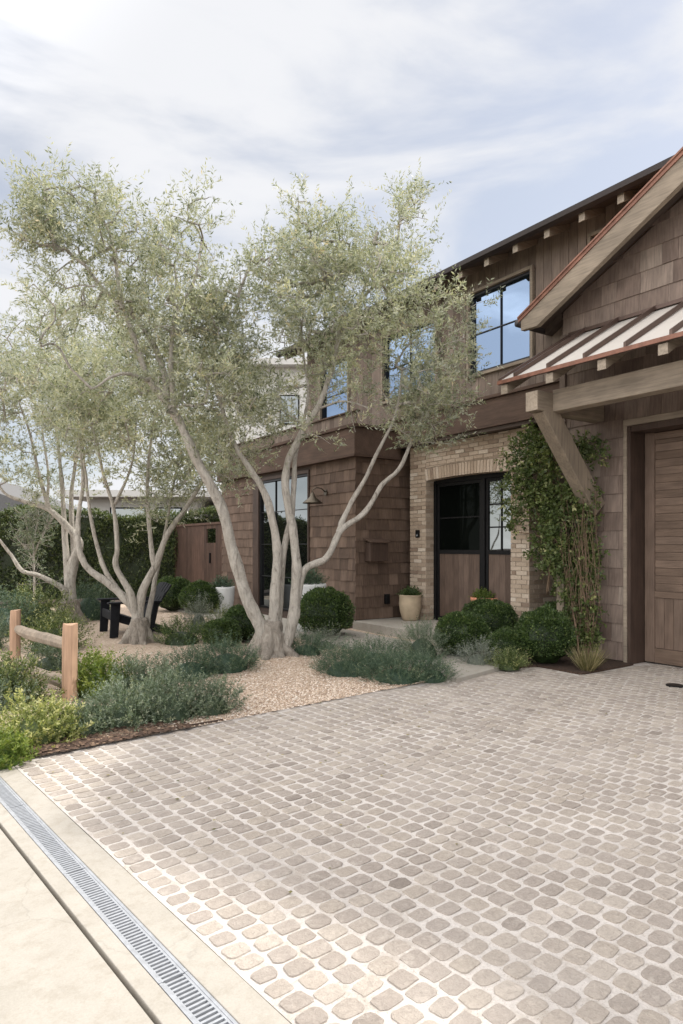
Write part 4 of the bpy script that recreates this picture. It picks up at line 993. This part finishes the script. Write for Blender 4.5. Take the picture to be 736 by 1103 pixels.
M(350, 700, .22, .2, 200, .2, 14, .024, .005, 'lavender', 'silvery sprawling plant in front of the wing boxwood', seed=19)
M(515, 718, .22, .22, 220, .20, 14, .024, .005, 'lavender', 'silvery lavender clump in front of the entry boxwoods', seed=20)
M(548, 722, .20, .14, 220, .16, 12, .03, .006, 'vineleaf', 'low green clump beside the large boxwood', seed=21)
M(288, 700, .18, .16, 160, .16, 12, .024, .005, 'lavender', 'thin silvery plant behind the olive foot', seed=22)
M(196, 693, .40, .30, 340, .2, 13, .034, .008, 'boxwood', 'dark low shrub behind the black chair', seed=23)
M(214, 682, .22, .52, 260, .22, 13, .034, .007, 'lavender', 'tall silvery bush left of the white pot', seed=24)
M(97, 668, .45, .75, 420, .25, 13, .045, .011, 'juniper', 'soft green bush behind the far side of the black chair', seed=25)
M(40, 678, .55, .72, 480, .25, 13, .045, .014, 'vineleaf', 'leafy green shrub left of the farthest olive', seed=26)
M(0, 684, .6, .75, 480, .25, 13, .045, .012, 'juniper', 'grey green bush at the left edge before the hedge', seed=27)
M(240, 676, .3, .3, 200, .2, 12, .03, .007, 'vineleaf', 'low leafy plant in front of the white pot', seed=28)
for k, (px, py) in enumerate(((-25, 700), (60, 700), (-70, 720))):
    M(px, py, .5, .5, 360, .22, 13, .04, .012, ('greygreen', 'vineleaf', 'limegreen')[k], ('grey bush beyond the far fence post at the left edge', 'green plant between the far fence post and the olive', 'light green bush outside the left edge by the court')[k], seed=40+k)

# dry grass tuft by the garage corner
p = G(633, 724)
rng = np.random.default_rng(77); n = 420; a = rng.uniform(0, 6.28, n); O = np.stack([np.cos(a)*rng.uniform(0, .07, n), np.sin(a)*rng.uniform(0, .07, n), np.zeros(n)], 1)
D = np.stack([np.cos(a)*.5, np.sin(a)*.5, np.ones(n)], 1)+rng.normal(0, .18, (n, 3))
o = fastmesh('grass_tuft', leaf_quads(O, D, rng.uniform(.16, .40, n), .006, rng), 4, rng.uniform(size=n), 'drygrass'); o.location = (p[0], p[1], .0); tag(o, 'dry grass tuft at the foot of the climbing vine', 'grass')

# climbing vine on a post at the garage corner
def vine():
    root = empty('climbing_vine', hw(-5.9, 7.6, 0), 0, label='climbing vine spreading over the garage corner and the brick porch', cat='vine'); B = hw(-5.9, 7.6, 0)
    rng = np.random.default_rng(31); random.seed(31); m = MB(); allp = []
    def q(px, py, t): # on a plane t of the house frame
        k = (px-CX)/F; Y = t/(k*HN[0]+HN[1]); return pt(px, py, Y)
    paths = [[(625, 716, 7.2), (620, 650, 7.45), (616, 590, 7.5), (610, 540, 7.5), (600, 490, 7.5), (585, 465, 7.4)],
             [(630, 714, 7.3), (634, 660, 7.5), (630, 600, 7.55), (634, 550, 7.6), (628, 500, 7.6), (632, 468, 7.5)],
             [(618, 640, 7.5), (605, 590, 7.5), (585, 560, 7.6), (572, 520, 7.6), (560, 480, 7.5)],
             [(572, 520, 7.6), (555, 500, 7.6), (545, 480, 7.5)], [(600, 580, 7.5), (575, 575, 7.6), (556, 572, 7.6), (548, 560, 7.6)],
             [(622, 710, 7.3), (626, 640, 7.5), (622, 560, 7.5), (612, 500, 7.5)], [(634, 712, 7.3), (640, 650, 7.6), (638, 590, 7.65), (645, 540, 7.65)],
             [(595, 600, 7.5), (590, 640, 7.5), (600, 560, 7.5)]]
    for P in paths:
        C = catmull([q(*x) for x in P], 6); C += np.cumsum(rng.normal(0, .008, C.shape), 0); m.tube([tuple(c-B) for c in C], list(np.linspace(.014, .004, len(C))), 6); allp.append(C[4:])
    for k in range(50):   # thin hanging runners
        px = rng.uniform(612, 645); y0 = rng.uniform(520, 640); C = catmull([q(px, y0, 7.45), q(px+rng.normal(0, 4), y0+rng.uniform(20, 40), 7.4), q(628+rng.normal(0, 9), min(716, y0+rng.uniform(50, 110)), 7.4)], 4)
        m.tube([tuple(c-B) for c in C], .003, 4, cap=False)
    m.build('stems', 'vinestem', root, smooth=True)
    pts = []; 
    def blob(px, py, rx, ry, t, rt, n):
        d = unit(rng.normal(size=(n, 3)))*(rng.uniform(0, 1, n)**.45)[:, None]
        for e in d: pts.append(q(px+e[0]*rx, py+e[1]*ry, t+e[2]*rt))
    blob(583, 490, 36, 36, 7.45, .25, 330); blob(572, 530, 36, 30, 7.5, .2, 300); blob(606, 610, 14, 40, 7.5, .12, 90); blob(598, 560, 26, 42, 7.5, .2, 260); blob(560, 500, 20, 30, 7.5, .15, 90); blob(592, 595, 24, 28, 7.55, .15, 130)
    blob(634, 485, 20, 18, 7.55, .15, 90); blob(630, 545, 18, 30, 7.55, .12, 120); blob(630, 600, 20, 40, 7.55, .12, 230); blob(630, 660, 17, 38, 7.5, .12, 190); blob(634, 690, 12, 18, 7.45, .1, 70); blob(616, 640, 10, 50, 7.5, .1, 90); blob(556, 560, 12, 16, 7.6, .1, 50); blob(616, 520, 10, 40, 7.4, .1, 70)
    P = np.array(pts); D = rng.normal(0, 1, P.shape)+np.array((-.35, -.25, .1))
    V = sprigs(P, D, .13, 8, .052, .030, rng, .8, -.3); n = len(P)
    fastmesh('leaves', V-B, 4, np.clip(np.repeat(rng.normal(.45, .22, n), 8)+rng.normal(0, .12, n*8), 0, 1), 'vineleaf', root)
vine()
tp = empty('trellis_post', hw(-5.86, 7.62, 0), HROT, label='weathered timber post carrying the vine at the garage corner', cat='post')
b = MB(); b.box(-.06, .06, -.06, .06, 0, 2.25, .5); b.build('post', 'beam_z', tp, bevel=.008)
b = MB(); b.box(-.085, .085, -.085, .085, 2.251, 2.29, .2); b.build('cap', 'beam_z', tp, bevel=.004)

# hedge along the far side
def hedge():
    rng = np.random.default_rng(8); A = np.array((-19.0, 16.2)); Bp = np.array((-2.75, 20.3)); d = Bp-A; Ln = np.linalg.norm(d); d = d/Ln; nrm = np.array((d[1], -d[0]))
    n = 52000; u = rng.uniform(0, Ln, n); z = rng.uniform(0, 1, n)**.8; top = 2.42+.10*np.sin(u*1.3)+.06*np.sin(u*3.7)
    face = rng.uniform(size=n) < .8; zz = np.where(face, z*top, top+rng.normal(0, .05, n)); off = np.where(face, .30+.10*np.sin(u*2.1+zz*2)+.09*np.sin(u*5.3-zz*4)-abs(rng.normal(0, .09, n)), rng.uniform(-.4, .4, n))
    P = np.stack([A[0]+d[0]*u+nrm[0]*off, A[1]+d[1]*u+nrm[1]*off, zz], 1)
    out = rng.normal(0, .7, (n, 3))+np.array((nrm[0]*.5, nrm[1]*.5, .5))
    V = leaf_quads(P, out, .085*rng.uniform(.7, 1.3, n), .04, rng)
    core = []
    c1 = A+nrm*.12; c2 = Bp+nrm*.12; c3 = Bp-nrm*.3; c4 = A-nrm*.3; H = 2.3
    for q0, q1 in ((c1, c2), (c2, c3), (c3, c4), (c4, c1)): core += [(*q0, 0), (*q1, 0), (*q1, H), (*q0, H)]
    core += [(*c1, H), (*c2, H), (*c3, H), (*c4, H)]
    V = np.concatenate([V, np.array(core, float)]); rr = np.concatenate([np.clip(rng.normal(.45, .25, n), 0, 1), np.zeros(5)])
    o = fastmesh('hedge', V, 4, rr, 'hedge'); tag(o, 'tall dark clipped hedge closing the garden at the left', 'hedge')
hedge()
# small bare tree before the hedge
def sapling():
    B = pt(36, 668, 13.8); B[2] = 0; root = empty('young_tree', B, 0, label='thin young tree with pale bare twigs against the hedge', cat='tree'); m = MB(); rng = np.random.default_rng(3); tips = []
    for P, r in (([(37, 655), (37, 620), (36, 585)], .03), ([(36, 600), (44, 580), (56, 560)], .017), ([(36, 590), (30, 570), (28, 555)], .015), ([(37, 605), (28, 590), (16, 578)], .014), ([(36, 585), (40, 565), (42, 548)], .014)):
        C = catmull([pt(a, b_, 13.8) for a, b_ in P], 4); m.tube([tuple(c-B) for c in C], list(np.linspace(r, r*.4, len(C))), 6)
        for c in C[3:]:
            for _ in range(6):
                e = c+rng.normal(0, .16, 3)+np.array((0, 0, .12)); m.tube([tuple(c-B), tuple(e-B)], [.006, .003], 4, cap=False); tips.append(e)
    m.build('trunk', 'bark', root, smooth=True); T = np.array(tips); T = np.repeat(T, 3, 0)
    V = sprigs(T, rng.normal(0, 1, T.shape), .16, 7, .05, .018, rng); fastmesh('crown', V-B, 4, rng.uniform(.4, 1, len(V)//4), 'greygreen', root)
sapling()
# neighbour's house and trees beyond the hedge
def nbox(name, label, x0, x1, y0, y1, h, over, rh, wm, wins):
    r = empty(name, ((x0+x1)/2, (y0+y1)/2, 0), 0, label=label, cat='house'); w2, d2 = (x1-x0)/2, (y1-y0)/2
    b = MB(); b.box(-w2, w2, -d2, d2, 0, h); b.build('wall', wm, r)
    b = MB(); b.box(-w2-over, w2+over, -d2-over, d2+over, h, h+.25)
    if rh: b.prism([(-w2-over, h+.25), (w2+over, h+.25), (w2*.2, h+.25+rh), (-w2*.2, h+.25+rh)], 'y', -d2-over+.1, d2+over-.1)
    b.build('roof', 'greyroof' if rh else 'stucco', r)
    for (a0, a1, z0, z1) in wins:
        b = MB(); b.box(a0-w2, a1-w2, -d2-.03, -d2+.05, z0, z1); wdo = b.build('window', 'black', r)
        b = MB(); b.box(a0-w2+.06, a1-w2-.06, -d2-.036, -d2-.031, z0+.06, z1-.06); b.build('pane', 'glass', wdo)
nbox('neighbour_house', 'pale flat roofed house with wide eaves seen over the hedge', -9.8, -5.6, 26, 32, 3.35, .9, 0, 'stucco', [(.8, 2.2, 2.2, 3.0), (2.6, 3.6, 2.2, 3.0)])
nbox('neighbour_house', 'distant grey roofed house behind the hedge at the left edge', -28, -15.5, 34, 42, 3.1, .4, 2.0, 'stucco', [(3, 5, 1.5, 3.0), (7, 9, 1.5, 3)])

nbox('neighbour_house', 'white two storey house showing in gaps between the olive crowns', -4.9, -.6, 27, 33, 8.7, .5, 0, 'stucco', [(2.4, 3.2, 6.4, 7.6)])
# ------------------------------------------------------------------ pots
def pot(name, px, py, z, prof, mat, label, plant, ph, pr, seed, ntop):
    p = G(px, py, z); root = empty(name, p, 0, label=label, cat='plant pot')
    b = MB(); b.lathe(prof, 36); b.build('pot', mat, root, smooth=True)
    rt_ = max(r for r, zz in prof[-3:]); zt = max(zz for r, zz in prof)
    b = MB(); b.lathe([(rt_*.93, zt-.05), (.001, zt-.03)], 24); b.build('soil', 'soil', root)
    rng = np.random.default_rng(seed); n = ntop; D = unit(rng.normal(size=(n, 3))); D[:, 2] = abs(D[:, 2])
    P = D*np.array((pr, pr, ph))*rng.uniform(.2, .8, n)[:, None]+np.array((0, 0, zt-.04)); V = sprigs(P, D+np.array((0, 0, .5)), ph*.55, 12, .030, .014, rng, .8)
    fastmesh('plant', V, 4, np.clip(rng.normal(.5, .22, len(V)//4), 0, 1), plant, root)
pot('white_planter', 240, 661, .0, [(.001, 0), (.17, 0), (.20, .03), (.25, .30), (.265, .56), (.262, .60), (.24, .60), (.235, .50)], 'potwhite', 'white round planter left of the tall window', 'juniper', .24, .24, 1, 220)
pot('white_planter', 333, 680, .03, [(.001, 0), (.19, 0), (.22, .03), (.28, .40), (.30, .78), (.295, .82), (.27, .82), (.265, .70)], 'potwhite', 'white round planter half hidden behind the wing boxwood', 'juniper', .30, .25, 2, 260)
pot('tan_pot', 442, 668, .16, [(.001, 0), (.13, 0), (.145, .02), (.185, .16), (.205, .30), (.195, .40), (.20, .44), (.21, .46), (.185, .46), (.175, .40)], 'pottan', 'tan clay pot with small green plant on the entry step', 'boxwood', .15, .21, 3, 220)
pot('terracotta_pot', 523, 675, .16, [(.001, 0), (.16, 0), (.17, .02), (.21, .30), (.225, .42), (.245, .425), (.245, .49), (.225, .49), (.22, .42)], 'terracotta', 'terracotta bowl of green leaves behind the entry boxwoods', 'limegreen', .16, .25, 4, 240)

# ------------------------------------------------------------------ split rail fence
fen = empty('rail_fence', G(76, 757), 0, label='split rail cedar fence end with two posts and two rails', cat='fence'); FB = G(76, 757)
A1 = np.array((pt(76, 700, 6.4)[0], 6.4, 0)); A2 = np.array((pt(17, 700, 7.7)[0], 7.7, 0)); fd = unit((A2-A1)); fa = math.atan2(fd[1], fd[0])
def post(P, wd, hgt, seed):
    r = random.Random(seed); b = MB(); m = 7; vs = []; n = 8
    for i in range(m+1):
        z = -.1+(hgt+.1)*i/m
        for j in range(n):
            a = 2*math.pi*(j+.5)/n; k = wd/2*(1.18 if j % 2 else 1.16)*(1+r.uniform(-.03, .03)); tp_ = .94 if i == m else 1
            rr = wd/2/max(abs(math.cos(a)), abs(math.sin(a)))*tp_*(1-.05*r.random())
            vs.append((rr*math.cos(a)+.012*math.sin(z*4), rr*math.sin(a)*.85, z+(r.uniform(-.012, .018) if i == m else 0)))
    fs = [(i*n+j, i*n+(j+1) % n, (i+1)*n+(j+1) % n, (i+1)*n+j) for i in range(m) for j in range(n)]+[tuple(range(m*n, m*n+n))]
    b.add(vs, fs, .6); o = b.build('post', 'cedar', fen, bevel=.006); o.location = tuple(P-FB); o.rotation_euler = (0, 0, fa+.2)
post(A1, .155, .755, 1); post(A2, .13, .76, 2)
def rail(z1, z2, e, seed):
    r = random.Random(seed); b = MB(); m = 8; vs = []; n = 8; A = A1+fd*.02; Bq = A2+fd*e
    for i in range(m+1):
        u = i/m; p = A+(Bq-A)*u; z = z1+(z2-z1)*u+.012*math.sin(u*5+seed); tp_ = .65 if i in (0, m) else 1
        for j in range(n):
            a = 2*math.pi*j/n; vs.append((p[0]-FB[0]+math.cos(a)*.045*tp_*-fd[1]*(1+r.uniform(-.1, .1)), p[1]-FB[1]+math.cos(a)*.045*tp_*fd[0], z+math.sin(a)*.062*tp_*(1+r.uniform(-.12, .12))))
    b.add(vs, [(i*n+j, i*n+(j+1) % n, (i+1)*n+(j+1) % n, (i+1)*n+j) for i in range(m) for j in range(n)]+[tuple(range(n-1, -1, -1)), tuple(range(m*n, m*n+n))], .5)
    b.build('rail', 'weathered', fen, bevel=.004)
rail(.53, .55, 0, 1); rail(.15, .17, 0, 2)

# ------------------------------------------------------------------ garden chair
def chair():
    nl = G(121, 688); fwd = np.array((-.87, -.49)); sd_ = np.array((-.49, .87)); W = .92; D_ = .95
    c0 = nl[:2]+sd_*W/2; rz = math.atan2(fwd[1], fwd[0])
    # local: x = forward, y = left (towards the near side = -sd)
    root = empty('garden_chair', (c0[0], c0[1], .012), rz, label='low black wooden lounge chair on the gravel behind the middle olive', cat='chair')
    def part(nm, f, bev=.006):
        b = MB(); f(b); return b.build(nm, 'chairpaint', root, bevel=bev)
    hw_ = W/2
    for s in (-1, 1):
        part('leg', lambda b: b.prism([(.04, 0), (-.09, 0), (-.13, .545), (.02, .545)], 'y', s*hw_-.02, s*hw_+.025))
        part('armrest', lambda b: b.prism([(.07, -.08), (.07, .08), (-.55, .06), (-.80, .03), (-.80, -.03), (-.55, -.09)] if s > 0 else [(.07, .08), (.07, -.08), (-.55, -.06), (-.80, -.03), (-.80, .03), (-.55, .09)], 'z', .546, .575) )
        COL.objects[-1].location = (0, s*(hw_+.0), 0)
        part('stringer', lambda b: b.prism([(.0, .28), (.0, .40), (-.55, .20), (-1.02, .06), (-1.02, 0), (-.90, 0), (-.5, .10)], 'y', s*(hw_-.05)-.018, s*(hw_-.05)+.018))
        part('rear_leg', lambda b: b.beam((-.62, s*(hw_-.085), .0), (-.74, s*(hw_-.085), .56), .035, .09, (1, 0, 0)))
    part('seat', lambda b: [b.beam((.0-k*.105, 0, .405-k*.040), (-.095-k*.105, 0, .405-k*.040-.036), W-.06, .025, (0, 0, 1)) for k in range(6)]+[b.box(-.03, .005, -hw_+.03, hw_-.03, .27, .40)])
    def back(b):
        for k in range(6):
            y = -hw_+.12+k*(W-.24)/5; b.beam((-.56, y, .20), (-.98, y, .86-.012*abs(k-2.5)), W*.125, .022, (1, 0, .5))
        b.beam((-.70, -hw_+.06, .38), (-.70, hw_-.06, .38), .09, .03, (1, 0, .5)); b.beam((-.86, -hw_+.06, .66), (-.86, hw_-.06, .66), .09, .03, (1, 0, .5))
    part('backrest', back)
chair()
